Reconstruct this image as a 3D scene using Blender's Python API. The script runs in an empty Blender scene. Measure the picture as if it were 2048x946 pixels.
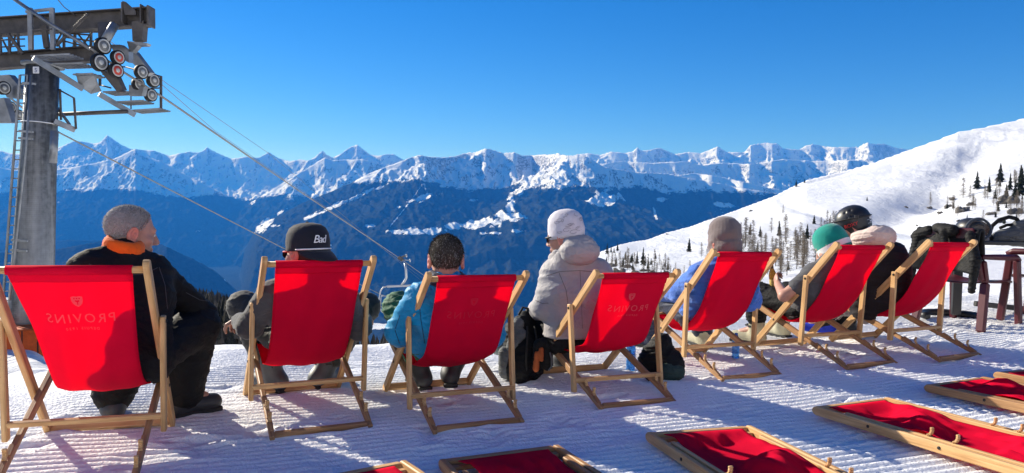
import bpy, math, random
import numpy as np
from mathutils import Vector, Matrix

random.seed(7)
rng = np.random.default_rng(7)
sc = bpy.context.scene
COL = sc.collection

# ------------------------------------------------------------------ camera
F_PX, CX, CY = 1437.0, 1024.0, 473.0          # focal length and centre in photo pixels (2048 x 946)
EYE = 1.0476
PITCH, ROLL = math.radians(1.97), math.radians(1.26)
_F = Vector((0, math.cos(PITCH), -math.sin(PITCH)))
_R0, _U0 = Vector((1, 0, 0)), Vector((0, math.sin(PITCH), math.cos(PITCH)))
CAM_X = _R0 * math.cos(ROLL) + _U0 * math.sin(ROLL)
CAM_Y = -_R0 * math.sin(ROLL) + _U0 * math.cos(ROLL)
CAM_POS = Vector((0, 0, EYE))
cam = bpy.data.cameras.new("camera")
cam.sensor_width = 36.0
cam.lens = F_PX / 2048 * 36.0
cam.clip_start, cam.clip_end = 0.05, 200000.0
cam_o = bpy.data.objects.new("camera", cam)
COL.objects.link(cam_o)
m = Matrix((CAM_X, CAM_Y, -_F)).transposed().to_4x4()
m.translation = CAM_POS
cam_o.matrix_world = m
sc.camera = cam_o

# ------------------------------------------------------------------ light and exposure
SUN_AZ, SUN_EL = 55.0, 26.0                   # degrees left of the view axis, above the horizon
sun_dir = Vector((-math.sin(math.radians(SUN_AZ)) * math.cos(math.radians(SUN_EL)),
                  math.cos(math.radians(SUN_AZ)) * math.cos(math.radians(SUN_EL)),
                  math.sin(math.radians(SUN_EL))))
sl = bpy.data.lights.new("sun", 'SUN')
sl.energy, sl.angle, sl.color = 5.0, math.radians(0.5), (1.0, 0.95, 0.88)
so = bpy.data.objects.new("sun", sl)
COL.objects.link(so)
so.rotation_euler = sun_dir.to_track_quat('Z', 'Y').to_euler()
w = bpy.data.worlds.new("World")
sc.world = w
w.use_nodes = True
wn = w.node_tree
bg = wn.nodes["Background"]
sky = wn.nodes.new("ShaderNodeTexSky")
sky.sky_type = 'NISHITA'
sky.sun_disc = False
sky.sun_elevation = math.radians(SUN_EL)
sky.sun_rotation = math.radians(-SUN_AZ)
sky.altitude = 2200
sky.air_density, sky.dust_density, sky.ozone_density = 1.0, 0.0, 4.0
hs = wn.nodes.new("ShaderNodeHueSaturation")
hs.inputs['Saturation'].default_value = 1.32
hs.inputs['Hue'].default_value = 0.510
wn.links.new(sky.outputs[0], hs.inputs['Color'])
wn.links.new(hs.outputs[0], bg.inputs[0])
bg.inputs[1].default_value = 0.079
sc.view_settings.view_transform = 'Standard'
sc.view_settings.look = 'None'
sc.view_settings.exposure = 0.88
sc.view_settings.gamma = 1.0
sc.view_settings.use_curve_mapping = False
sc.render.engine = 'CYCLES'
sc.cycles.max_bounces = 6
sc.cycles.diffuse_bounces = 3
sc.cycles.glossy_bounces = 2
sc.cycles.transmission_bounces = 5
sc.cycles.volume_bounces = 0
sc.cycles.use_denoising = True

# ------------------------------------------------------------------ helpers
def at(px, py, d):
    """the point seen at a photo pixel, at depth d in front of the camera"""
    return CAM_POS + (_F + CAM_X * ((px - CX) / F_PX) - CAM_Y * ((py - CY) / F_PX)) * d

def hor(px):
    return 423.6 + (np.asarray(px, float) - CX) * 0.022

def sst(a, b, x):
    t = np.clip((x - a) / (b - a), 0, 1)
    return t * t * (3 - 2 * t)

_perm = np.random.default_rng(3).permutation(512).astype(np.int64)
_ang = np.random.default_rng(4).uniform(0, 2 * np.pi, 512)
_gx, _gy = np.cos(_ang).astype(np.float32), np.sin(_ang).astype(np.float32)
def pnoise(x, y, seed=0):
    x = np.asarray(x, np.float64); y = np.asarray(y, np.float64)
    xi, yi = np.floor(x).astype(np.int64), np.floor(y).astype(np.int64)
    xf, yf = (x - xi).astype(np.float32), (y - yi).astype(np.float32)
    u, v = xf * xf * xf * (xf * (xf * 6 - 15) + 10), yf * yf * yf * (yf * (yf * 6 - 15) + 10)
    def g(ix, iy, dx, dy):
        h = _perm[(_perm[(ix + seed * 37) & 511] + iy) & 511]
        return _gx[h] * dx + _gy[h] * dy
    a = g(xi, yi, xf, yf); b = g(xi + 1, yi, xf - 1, yf)
    c = g(xi, yi + 1, xf, yf - 1); d = g(xi + 1, yi + 1, xf - 1, yf - 1)
    a = a + u * (b - a); c = c + u * (d - c)
    return (a + v * (c - a)) * 1.41

def fbm(x, y, octv=4, seed=0, gain=0.5, lac=2.03):
    s = 0; a = 1.0
    for k in range(octv):
        s = s + a * pnoise(x, y, seed + k * 5); x = x * lac + 3.1; y = y * lac - 1.7; a *= gain
    return s

def ridged(x, y, octv=5, seed=0, gain=0.55, lac=2.07):
    """0 in the gullies, about 1 on the spurs"""
    s = 0; a = 1.0; t = 0; wgt = 1.0
    for k in range(octv):
        r = 1 - np.abs(pnoise(x, y, seed + k * 5)) * 1.6
        r = np.clip(r, 0, 1) ** 2
        s = s + a * r * wgt; t += a
        wgt = np.clip(r * 1.6, 0, 1); x = x * lac + 5.3; y = y * lac + 1.9; a *= gain
    return s / t

def mesh_np(name, V, Fq, mat=None, smooth=True):
    me = bpy.data.meshes.new(name)
    V = np.asarray(V, np.float32); Fq = np.asarray(Fq, np.int32)
    k = Fq.shape[1]
    me.vertices.add(len(V)); me.vertices.foreach_set("co", V.ravel())
    me.loops.add(Fq.size); me.loops.foreach_set("vertex_index", Fq.ravel())
    me.polygons.add(len(Fq))
    me.polygons.foreach_set("loop_start", np.arange(0, Fq.size, k, dtype=np.int32))
    if smooth:
        me.polygons.foreach_set("use_smooth", np.ones(len(Fq), bool))
    me.update(calc_edges=True)
    if mat: me.materials.append(mat)
    return me

def grid_faces(nr, nc):
    i = np.arange(nr - 1)[:, None] * nc + np.arange(nc - 1)[None, :]
    return np.stack([i, i + 1, i + nc + 1, i + nc], -1).reshape(-1, 4)

def link(name, me, parent=None, loc=None):
    o = bpy.data.objects.new(name, me)
    COL.objects.link(o)
    if parent: o.parent = parent
    if loc is not None: o.location = loc
    return o

def tag(o, label=None, cat=None, group=None, kind=None):
    if label: o['label'] = label
    if cat: o['category'] = cat
    if group: o['group'] = group
    if kind: o['kind'] = kind
    return o

def thing(name, label, cat, loc=(0, 0, 0), rz=0.0, group=None):
    o = bpy.data.objects.new(name, None)
    COL.objects.link(o)
    o.empty_display_size = 0.1
    o.location = loc; o.rotation_euler = (0, 0, rz)
    return tag(o, label, cat, group)

def attr(me, name, vals, vec=False):
    a = me.attributes.new(name, 'FLOAT_VECTOR' if vec else 'FLOAT', 'POINT')
    a.data.foreach_set("vector" if vec else "value", np.asarray(vals, np.float32).ravel())

class MB:
    """collects simple solids and links them as ONE mesh; g = (along, side, across) for wood grain"""
    def __init__(s): s.v = []; s.f = []; s.g = []; s.flat = []
    def add(s, V, F, G=None, flat=True):
        b = len(s.v)
        s.v += [tuple(p) for p in V]
        s.f += [tuple(b + i for i in f) for f in F]
        s.flat += [flat] * len(F)
        s.g += [tuple(q) for q in (G if G is not None else V)]
        return s
    def bar(s, p0, p1, side, wd, th, ch=0.003, round_end=False):
        """bevelled bar p0->p1; wd along `side`, th across it"""
        p0, p1, side = Vector(p0), Vector(p1), Vector(side)
        ax = (p1 - p0); L = ax.length; ax.normalize()
        side = (side - ax * side.dot(ax)).normalized(); nn = ax.cross(side)
        a, b = wd / 2, th / 2
        c = min(ch, a * .6, b * .6)
        prof = [(a - c, -b), (a, -b + c), (a, b - c), (a - c, b), (-a + c, b), (-a, b - c), (-a, -b + c), (-a + c, -b)]
        st = [(0, 1 - c / max(a, b)), (c, 1), (L - c, 1), (L, 1 - c / max(a, b))]
        if round_end:
            st = st[:2] + [(L - a, 1)] + [(L - a + a * math.sin(q), max(math.cos(q), .12)) for q in (.5, .9, 1.25, 1.5)]
        V, G = [], []
        off = random.uniform(0, 50)
        for (t, k) in st:
            for (q, r) in prof:
                kk = k if not round_end else 1
                q2 = q * k if (round_end and t > L - a) or not round_end else q * k
                r2 = r * k if not (round_end and t > L - a + 1e-6) else r
                V.append(p0 + ax * t + side * q2 + nn * r2); G.append((t + off, q + off, r))
        n = 8; F = []
        for i in range(len(st) - 1):
            for j in range(n):
                F.append((i * n + j, i * n + (j + 1) % n, (i + 1) * n + (j + 1) % n, (i + 1) * n + j))
        F.append(tuple(reversed(range(n)))); F.append(tuple((len(st) - 1) * n + j for j in range(n)))
        return s.add(V, F, G)
    def box(s, c, sx, sy, sz, ch=0.003, rz=0):
        c = Vector(c); r = Matrix.Rotation(rz, 3, 'Z')
        return s.bar(c - r @ Vector((0, 0, sz / 2)), c + r @ Vector((0, 0, sz / 2)), r @ Vector((1, 0, 0)), sx, sy, ch)
    def tube(s, pts, r, n=8, flat=False, cap=True, up=None):
        pts = [Vector(p) for p in pts]
        rr = r if isinstance(r, (list, tuple)) else [r] * len(pts)
        V, F, G = [], [], []
        t0 = (pts[1] - pts[0]).normalized()
        u = t0.orthogonal().normalized(); L = 0; off = random.uniform(0, 50)
        for i, p in enumerate(pts):
            t = (pts[min(i + 1, len(pts) - 1)] - pts[max(i - 1, 0)]).normalized()
            u = (u - t * u.dot(t)).normalized(); vv = t.cross(u)
            if i: L += (p - pts[i - 1]).length
            for j in range(n):
                a = 2 * math.pi * j / n
                V.append(p + (u * math.cos(a) + vv * math.sin(a)) * rr[i]); G.append((L + off, math.cos(a) * rr[i], math.sin(a) * rr[i]))
        for i in range(len(pts) - 1):
            for j in range(n):
                F.append((i * n + j, i * n + (j + 1) % n, (i + 1) * n + (j + 1) % n, (i + 1) * n + j))
        if cap:
            F.append(tuple(reversed(range(n)))); F.append(tuple((len(pts) - 1) * n + j for j in range(n)))
        return s.add(V, F, G, flat)
    def lathe(s, c, axis, prof, n=24, flat=False):
        """prof: (radius, height along axis)"""
        c, axis = Vector(c), Vector(axis).normalized()
        u = axis.orthogonal().normalized(); vv = axis.cross(u)
        V, F = [], []
        for (r, h) in prof:
            for j in range(n):
                a = 2 * math.pi * j / n
                V.append(c + axis * h + (u * math.cos(a) + vv * math.sin(a)) * max(r, 1e-4))
        for i in range(len(prof) - 1):
            for j in range(n):
                F.append((i * n + j, i * n + (j + 1) % n, (i + 1) * n + (j + 1) % n, (i + 1) * n + j))
        F.append(tuple(reversed(range(n)))); F.append(tuple((len(prof) - 1) * n + j for j in range(n)))
        return s.add(V, F, None, flat)
    def prism(s, pts, n, th):
        """flat outline (list of 3D points) given thickness th along n, centred"""
        n = Vector(n).normalized() * (th / 2); pts = [Vector(p) for p in pts]; k = len(pts)
        V = [p - n for p in pts] + [p + n for p in pts]
        F = [tuple(reversed(range(k))), tuple(range(k, 2 * k))] + [(i, (i + 1) % k, k + (i + 1) % k, k + i) for i in range(k)]
        return s.add(V, F)
    def mesh(s, name, mat, org=None):
        me = bpy.data.meshes.new(name)
        o = Vector(org) if org is not None else Vector((0, 0, 0))
        me.from_pydata([tuple(Vector(p) - o) for p in s.v], [], s.f)
        me.polygons.foreach_set("use_smooth", np.array([not q for q in s.flat], bool))
        attr(me, "g", s.g, True)
        me.update()
        me.materials.append(mat)
        return me
    def build(s, name, mat, parent=None, org=None):
        """parent's location is subtracted when org is given (world-space coordinates)"""
        return link(name, s.mesh(name, mat, org), parent, None if parent or org is None else org)

def text_mesh(body, size, extrude=0.0, spacing=1.0, font_shear=0.0):
    cu = bpy.data.curves.new("t", 'FONT'); cu.body = body; cu.size = size; cu.align_x = 'CENTER'; cu.extrude = extrude
    cu.space_character = spacing; cu.shear = font_shear; cu.resolution_u = 3
    o = bpy.data.objects.new("t", cu); COL.objects.link(o)
    dg = bpy.context.evaluated_depsgraph_get(); dg.update()
    me = bpy.data.meshes.new_from_object(o.evaluated_get(dg))
    bpy.data.objects.remove(o); bpy.data.curves.remove(cu)
    V = np.array([v.co[:] for v in me.vertices]); Fs = [tuple(p.vertices) for p in me.polygons]
    bpy.data.meshes.remove(me)
    return V, Fs

# ------------------------------------------------------------------ materials
def mat(name):
    m_ = bpy.data.materials.new(name); m_.use_nodes = True
    t = m_.node_tree
    return m_, t, t.nodes["Principled BSDF"]

def nd(t, kind, **kw):
    n = t.nodes.new(kind)
    for k, v in kw.items():
        if k in n.inputs: n.inputs[k].default_value = v
        else: setattr(n, k, v)
    return n

def ramp(t, fac, stops):
    r = t.nodes.new("ShaderNodeValToRGB")
    el = r.color_ramp.elements
    while len(el) < len(stops): el.new(0.5)
    for e, (p, c) in zip(el, stops):
        e.position = p; e.color = (*c, 1)
    t.links.new(fac, r.inputs[0])
    return r.outputs[0]

def bump(t, b, height, dist, strength=1.0):
    n = nd(t, "ShaderNodeBump", Strength=strength, Distance=dist)
    t.links.new(height, n.inputs['Height'])
    t.links.new(n.outputs[0], b.inputs['Normal'])
    return n

def simple(name, col, rough=0.6, var=0.15, scale=20.0, bmp=0.0, metal=0.0, spec=0.5, bscale=None, coat=0.0):
    m_, t, b = mat(name)
    tc = nd(t, "ShaderNodeTexCoord")
    n = nd(t, "ShaderNodeTexNoise", Scale=scale, Detail=5.0, Roughness=0.6)
    t.links.new(tc.outputs['Object'], n.inputs['Vector'])
    lo = tuple(c * (1 - var) for c in col); hi = tuple(min(1, c * (1 + var)) for c in col)
    t.links.new(ramp(t, n.outputs[0], [(0.3, lo), (0.7, hi)]), b.inputs['Base Color'])
    b.inputs['Roughness'].default_value = rough
    b.inputs['Metallic'].default_value = metal
    b.inputs['Specular IOR Level'].default_value = spec
    b.inputs['Coat Weight'].default_value = coat
    if bmp:
        n2 = nd(t, "ShaderNodeTexNoise", Scale=bscale or scale * 3, Detail=4.0)
        t.links.new(tc.outputs['Object'], n2.inputs['Vector'])
        bump(t, b, n2.outputs[0], bmp)
    return m_

def cloth(name, col, rough=0.85, weave=900.0, sheen=0.15, var=0.2, fold=0.004, spec=0.25):
    """woven cloth: fine weave bump, soft creases, slight wear in tone"""
    m_, t, b = mat(name)
    tc = nd(t, "ShaderNodeTexCoord")
    n = nd(t, "ShaderNodeTexNoise", Scale=9.0, Detail=6.0, Roughness=0.65)
    t.links.new(tc.outputs['Object'], n.inputs['Vector'])
    lo = tuple(c * (1 - var) for c in col); hi = tuple(min(1, c * (1 + var)) for c in col)
    t.links.new(ramp(t, n.outputs[0], [(0.3, lo), (0.7, hi)]), b.inputs['Base Color'])
    b.inputs['Roughness'].default_value = rough
    b.inputs['Specular IOR Level'].default_value = spec
    b.inputs['Sheen Weight'].default_value = sheen
    n2 = nd(t, "ShaderNodeTexNoise", Scale=26.0, Detail=3.0, Distortion=1.2)
    n3 = nd(t, "ShaderNodeTexNoise", Scale=weave, Detail=1.0)
    mx = nd(t, "ShaderNodeMath", operation='MULTIPLY_ADD')
    mx.inputs[1].default_value = 0.08
    for q in (n2, n3): t.links.new(tc.outputs['Object'], q.inputs['Vector'])
    t.links.new(n3.outputs[0], mx.inputs[0]); t.links.new(n2.outputs[0], mx.inputs[2])
    bump(t, b, mx.outputs[0], fold, 0.8)
    return m_

def wood(name, c0, c1, c2):
    m_, t, b = mat(name)
    a = nd(t, "ShaderNodeAttribute", attribute_name="g")
    mp = nd(t, "ShaderNodeMapping"); mp.inputs['Scale'].default_value = (1.2, 26.0, 26.0)
    t.links.new(a.outputs['Vector'], mp.inputs[0])
    n = nd(t, "ShaderNodeTexNoise", Scale=2.6, Detail=6.0, Roughness=0.62, Distortion=0.6)
    t.links.new(mp.outputs[0], n.inputs['Vector'])
    col = ramp(t, n.outputs[0], [(0.28, c0), (0.5, c1), (0.74, c2)])
    mp2 = nd(t, "ShaderNodeMapping"); mp2.inputs['Scale'].default_value = (3.0, 9.0, 9.0)
    t.links.new(a.outputs['Vector'], mp2.inputs[0])
    n2 = nd(t, "ShaderNodeTexNoise", Scale=1.5, Detail=4.0)
    t.links.new(mp2.outputs[0], n2.inputs['Vector'])
    mx = nd(t, "ShaderNodeMixRGB", blend_type='MULTIPLY'); mx.inputs[0].default_value = 0.7
    t.links.new(col, mx.inputs[1])
    t.links.new(ramp(t, n2.outputs[0], [(0.3, (0.66, 0.58, 0.5)), (0.62, (1, 1, 1))]), mx.inputs[2])
    t.links.new(mx.outputs[0], b.inputs['Base Color'])
    b.inputs['Roughness'].default_value = 0.55
    b.inputs['Specular IOR Level'].default_value = 0.35
    bump(t, b, n.outputs[0], 0.0012)
    return m_

def canvas(name, col, tcol, tw):
    """woven deck-chair canvas: reflects on both sides and lets the sun glow through"""
    m_, t, b = mat(name)
    out = t.nodes["Material Output"]
    tc = nd(t, "ShaderNodeTexCoord")
    n = nd(t, "ShaderNodeTexNoise", Scale=7.0, Detail=6.0, Roughness=0.6)
    t.links.new(tc.outputs['Object'], n.inputs['Vector'])
    t.links.new(ramp(t, n.outputs[0], [(0.3, tuple(c * .86 for c in col)), (0.7, col)]), b.inputs['Base Color'])
    b.inputs['Roughness'].default_value = 0.85
    b.inputs['Specular IOR Level'].default_value = 0.12
    n3 = nd(t, "ShaderNodeTexNoise", Scale=420.0, Detail=2.0)
    n2 = nd(t, "ShaderNodeTexNoise", Scale=11.0, Detail=3.0, Distortion=0.8)
    mx = nd(t, "ShaderNodeMath", operation='MULTIPLY_ADD'); mx.inputs[1].default_value = 0.12
    for q in (n2, n3): t.links.new(tc.outputs['Object'], q.inputs['Vector'])
    t.links.new(n3.outputs[0], mx.inputs[0]); t.links.new(n2.outputs[0], mx.inputs[2])
    bp = bump(t, b, mx.outputs[0], 0.003, 0.7)
    tr = nd(t, "ShaderNodeBsdfTranslucent"); tr.inputs[0].default_value = (*tcol, 1)
    t.links.new(bp.outputs[0], tr.inputs['Normal'])
    ms = nd(t, "ShaderNodeMixShader"); ms.inputs[0].default_value = tw
    t.links.new(b.outputs[0], ms.inputs[1]); t.links.new(tr.outputs[0], ms.inputs[2])
    t.links.new(ms.outputs[0], out.inputs['Surface'])
    return m_

def snow_mat(name, fine=True):
    m_, t, b = mat(name)
    tc = nd(t, "ShaderNodeTexCoord")
    n = nd(t, "ShaderNodeTexNoise", Scale=1.6 if fine else 0.05, Detail=7.0, Roughness=0.6)
    t.links.new(tc.outputs['Object'], n.inputs['Vector'])
    lo_, hi_ = ((0.82, 0.825, 0.84), (0.89, 0.89, 0.895)) if fine else ((0.70, 0.715, 0.74), (0.80, 0.805, 0.815))
    t.links.new(ramp(t, n.outputs[0], [(0.3, lo_), (0.7, hi_)]), b.inputs['Base Color'])
    b.inputs['Roughness'].default_value = 0.6
    b.inputs['Specular IOR Level'].default_value = 0.12
    if fine:
        a = nd(t, "ShaderNodeTexNoise", Scale=34.0, Detail=6.0, Roughness=0.7)
        v = nd(t, "ShaderNodeTexVoronoi", Scale=70.0)
        for q in (a, v): t.links.new(tc.outputs['Object'], q.inputs['Vector'])
        mx = nd(t, "ShaderNodeMath", operation='MULTIPLY_ADD'); mx.inputs[1].default_value = -0.35
        t.links.new(v.outputs['Distance'], mx.inputs[0]); t.links.new(a.outputs[0], mx.inputs[2])
        bump(t, b, mx.outputs[0], 0.011, 0.8)
    else:
        # ski tracks and wind ripples: stretched noise along the fall line, small moguls
        mp = nd(t, "ShaderNodeMapping"); mp.inputs['Scale'].default_value = (0.35, 0.07, 0.2)
        mp.inputs['Rotation'].default_value = (0, 0, 0.5)
        t.links.new(tc.outputs['Object'], mp.inputs[0])
        a = nd(t, "ShaderNodeTexNoise", Scale=1.4, Detail=7.0, Roughness=0.66, Distortion=1.5)
        t.links.new(mp.outputs[0], a.inputs['Vector'])
        c = nd(t, "ShaderNodeTexNoise", Scale=0.16, Detail=6.0, Roughness=0.6)
        t.links.new(tc.outputs['Object'], c.inputs['Vector'])
        mx = nd(t, "ShaderNodeMath", operation='ADD')
        t.links.new(a.outputs[0], mx.inputs[0]); t.links.new(c.outputs[0], mx.inputs[1])
        bump(t, b, mx.outputs[0], 1.0, 0.75)
    return m_

M = {}
M['snow'] = snow_mat("packed_snow")
M['slope'] = snow_mat("slope_snow", False)
M['wood'] = wood("oiled_wood", (0.42, 0.23, 0.09), (0.62, 0.375, 0.165), (0.74, 0.49, 0.24))
M['wood_old'] = wood("weathered_wood", (0.14, 0.075, 0.04), (0.27, 0.145, 0.07), (0.40, 0.235, 0.12))
M['canvas'] = canvas("red_canvas", (0.84, 0.003, 0.052), (0.97, 0.004, 0.045), 0.5)
M['print_lit'] = canvas("pale_print", (0.90, 0.11, 0.155), (0.98, 0.19, 0.23), 0.45)  # print on the sunlit canvases, the sun's glow put into its colour
M['wood_dark'] = wood("darker_wood", (0.24, 0.12, 0.055), (0.40, 0.22, 0.10), (0.52, 0.31, 0.15))  # wood darkened in colour for shadow: seat rails, rear bars, some folded frames
M['print'] = canvas("faded_print", (0.84, 0.022, 0.075), (0.98, 0.17, 0.21), 0.5)  # duller copy of the same print, for the canvas in shade
M['steel'] = simple("galvanised_steel", (0.27, 0.28, 0.29), 0.45, 0.3, 3.0, 0.002, 0.7)
M['steel_dark'] = simple("weathered_steel", (0.10, 0.088, 0.08), 0.6, 0.35, 5.0, 0.002, 0.3)
def tube_mat():
    m_, t, b = mat("stained_tower_steel")
    tc = nd(t, "ShaderNodeTexCoord"); mp = nd(t, "ShaderNodeMapping"); mp.inputs['Scale'].default_value = (3.2, 3.2, .22)
    t.links.new(tc.outputs['Object'], mp.inputs[0])
    n = nd(t, "ShaderNodeTexNoise", Scale=1.0, Detail=6.0, Roughness=.55); t.links.new(mp.outputs[0], n.inputs['Vector'])
    n2 = nd(t, "ShaderNodeTexNoise", Scale=9.0, Detail=5.0); t.links.new(tc.outputs['Object'], n2.inputs['Vector'])
    mx = nd(t, "ShaderNodeMath", operation='MULTIPLY_ADD'); mx.inputs[1].default_value = .25; t.links.new(n2.outputs[0], mx.inputs[0]); t.links.new(n.outputs[0], mx.inputs[2])
    t.links.new(ramp(t, mx.outputs[0], [(0.5, (0.06, 0.063, 0.067)), (0.62, (0.17, 0.175, 0.18)), (0.8, (0.27, 0.275, 0.28))]), b.inputs['Base Color'])
    b.inputs['Roughness'].default_value = .5; b.inputs['Metallic'].default_value = .35
    wv = nd(t, "ShaderNodeTexWave", Scale=7.0, Distortion=.3); wv.bands_direction = 'Z'; t.links.new(tc.outputs['Object'], wv.inputs['Vector'])
    bump(t, b, wv.outputs['Fac'], .004, .5)
    return m_
M['tube'] = tube_mat()
M['cable'] = simple("steel_cable", (0.24, 0.225, 0.21), 0.5, 0.2, 40.0, 0, 0.3)
M['rubber'] = simple("black_rubber", (0.012, 0.012, 0.013), 0.7, 0.2, 30.0, 0.001)
M['wheel_disc'] = simple("sheave_disc_grey", (0.16, 0.16, 0.155), 0.5, 0.3, 12.0, 0.001, 0.2)
M['wheel'] = simple("sheave_metal", (0.46, 0.45, 0.42), 0.5, 0.2, 12.0, 0.001, 0.2)
M['wheel_red'] = simple("red_sheave_paint", (0.50, 0.05, 0.025), 0.5, 0.2, 12.0, 0.001)
M['white'] = simple("white_paint", (0.75, 0.75, 0.75), 0.5, 0.06, 12.0)
M['blue_sign'] = simple("sign_lettering", (0.02, 0.05, 0.2), 0.5, 0.1, 12.0)
M['orange'] = cloth("orange_mat_cover", (0.62, 0.09, 0.012), 0.6, 500, 0.0, 0.2, 0.01)
M['black_seam'] = simple("black_webbing", (0.015, 0.013, 0.012), 0.8)
M['bolt'] = simple("dark_bolt", (0.05, 0.045, 0.04), 0.4, 0.2, 60, 0, 0.8)
M['burgundy'] = simple("burgundy_plastic", (0.062, 0.004, 0.010), 0.45, 0.2, 6.0, 0.0006)
M['black'] = simple("black_powder_coat", (0.014, 0.014, 0.016), 0.45, 0.2, 10.0, 0.0005)
M['skin'] = simple("skin", (0.44, 0.225, 0.16), 0.5, 0.14, 26.0, 0.0012, 0, 0.4, 160)
M['ear'] = simple("ear_skin", (0.52, 0.19, 0.14), 0.5, 0.15, 40.0, 0.0006, 0, 0.4, 200)  # redder than the other skin: sun glowing through the ear, painted in
# ------------------------------------------------------------------ the near ground
def zq(x):
    x = np.asarray(x, float); c = np.clip(x, -5, 6)
    z = -0.042 + 0.012 * c + 0.0073 * c * c
    return z + (x - c) * (0.012 + 0.0146 * c) * 0.6

_CR = ([-500, 0, 80, 200, 450, 760, 1014, 1150, 1250, 1600, 2048, 2600],
       [3.8, 4.05, 4.25, 5.1, 5.8, 6.1, 7.0, 8.2, 10.2, 11.5, 12.5, 15])
_RY = ([1080, 1150, 1205, 1240, 1294, 1330, 1380, 1416, 1473, 1545, 1581, 1610, 1682, 1779, 1850, 1905, 1950, 2000, 2048, 2300, 2600],
       [540, 519, 501, 488, 479, 466, 453, 439, 419, 392, 373, 360, 342, 312, 285, 265, 256, 246, 236, 190, 150])
_RD = ([1150, 1205, 1300, 1400, 1500, 1600, 1800, 2048, 2600], [225, 240, 290, 370, 460, 520, 620, 690, 760])
_Y1 = ([1150, 1260, 1330, 1600, 1700, 1800, 1900, 2048, 2600], [566, 556, 548, 545, 538, 525, 512, 500, 480])
_LN120 = math.log(110.0)
# piste road cut into the slope: (px, y)
_road_px = [(1990, 486), (1880, 470), (1800, 455), (1735, 446), (1668, 432), (1610, 420), (1578, 408), (1566, 397), (1574, 384), (1600, 371), (1650, 357), (1710, 338), (1760, 321)]
_road = None
_gul_px = [[(1960, 292), (1925, 318), (1890, 352), (1845, 388), (1790, 415), (1740, 446)], [(2040, 330), (1990, 345), (1940, 352), (1900, 372)]]
_gul = None

def H(x, y, relief=True):
    x = np.asarray(x, float); y = np.asarray(y, float)
    d = np.maximum(y, 0.4)
    px = CX + F_PX * x / d
    px = np.clip(px, -900, 3000)
    base = zq(np.where(y > 3, x, x))
    yc = np.interp(px, *_CR)
    be = d - yc
    soft = np.logaddexp(0, be / 0.45) * 0.45
    zb = base - 0.03 * np.clip(be, -3, 0)
    zc = base * np.clip(1 - be / 40, 0, 1) - 0.262 * soft + 0.00008 * np.clip(be, 0, 200) ** 2 * 0
    # left shelf where the lift tower stands
    shelf = -2.15 - 0.004 * (d - 16) - 0.30 * np.logaddexp(0, (d - 27) / 3) * 3 + 0.25 * fbm(x * .12, y * .12, 3, 9)
    wl = 1 - sst(50, 150, px)
    zl = np.maximum(zc, shelf)
    z = zc + (zl - zc) * wl
    # the hill on the right
    if np.any(px > 1080):
        hz = hor(px)
        zyc = np.interp(px, *_CR)
        xb = zyc * (px - CX) / F_PX
        y0 = hz - (zq(xb) - EYE) / zyc * F_PX
        y1 = np.minimum(np.interp(px, *_Y1), y0 - 4)
        yr = np.interp(px, *_RY); D = np.interp(px, *_RD)
        ld = np.log(np.maximum(d, 1)); lc = np.log(zyc)
        t0 = np.clip((ld - lc) / (_LN120 - lc), 0, 1)
        t1 = np.clip((ld - _LN120) / (np.log(D) - _LN120), 0, 1)
        yi = y0 + (y1 - y0) * t0 - (y1 - yr) * (0.15 * t1 ** 2 + 0.85 * t1)
        zh = EYE + (hz - yi) / F_PX * np.minimum(d, D)
        zh = zh - 0.5 * np.maximum(d - D, 0)
        zh = np.where(be < 0, base, zh)
        if relief:
            k = sst(20, 160, d) * (1 - sst(-60, 0, d - D) * .85)
            rl = 2.4 * fbm(x / 75 + .4 * y / 75, y / 190, 4, 21) + 4.0 * (ridged(x / 120 + y / 300, y / 420 - x / 500, 3, 33) - .5)
            rl = rl + 0.5 * fbm(x / 9, y / 16, 3, 44)
            rk = k * np.clip(d / 400, .25, 1.2)
            if _road is not None:
                bd = np.full(x.shape, 1e9)
                for a, b in zip(_road[:-1], _road[1:]):
                    ab = b[:2] - a[:2]; t = np.clip(((x - a[0]) * ab[0] + (y - a[1]) * ab[1]) / (ab @ ab), 0, 1)
                    bd = np.minimum(bd, np.hypot(x - a[0] - t * ab[0], y - a[1] - t * ab[1]))
                rk = rk * sst(3, 75, bd)
                zh = zh - 1.3 * np.exp(-(bd / 4.0) ** 2) * (d > 60)
            zh = zh + rk * rl
        wr = sst(1085, 1190, px)
        z = z + (zh - z) * wr
    if relief and _gul is not None:
        sel = (d > 90) & (px > 1300)
        if np.any(sel):
            xs, ys = x[sel], y[sel]; dz = np.zeros(xs.shape)
            for P, dep, wd_ in _gul:
                bd = np.full(xs.shape, 1e9)
                for a, b in zip(P[:-1], P[1:]):
                    ab = b[:2] - a[:2]; t = np.clip(((xs - a[0]) * ab[0] + (ys - a[1]) * ab[1]) / (ab @ ab), 0, 1)
                    bd = np.minimum(bd, np.hypot(xs - a[0] - t * ab[0], ys - a[1] - t * ab[1]))
                dz -= dep * np.exp(-(bd / wd_) ** 2)
            z = z.copy(); z[sel] += dz
    return np.where(be < -1.0, np.where(y < 0.6, zq(x), base), z)

def h1(x, y): return float(H(np.array([x]), np.array([y]))[0])

_dd = np.exp(np.linspace(math.log(2.0), math.log(900), 1500))
def ray_ground(px, py, relief=True):
    """where the line of sight through a photo pixel meets the ground"""
    dv = _F + CAM_X * ((px - CX) / F_PX) - CAM_Y * ((py - CY) / F_PX)
    X, Y, Z = dv.x * _dd, dv.y * _dd, EYE + dv.z * _dd
    k = np.nonzero(Z < H(X, Y, relief))[0]
    k = k[0] if len(k) else len(_dd) - 1
    return Vector((X[k], Y[k], h1(X[k], Y[k])))

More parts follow.
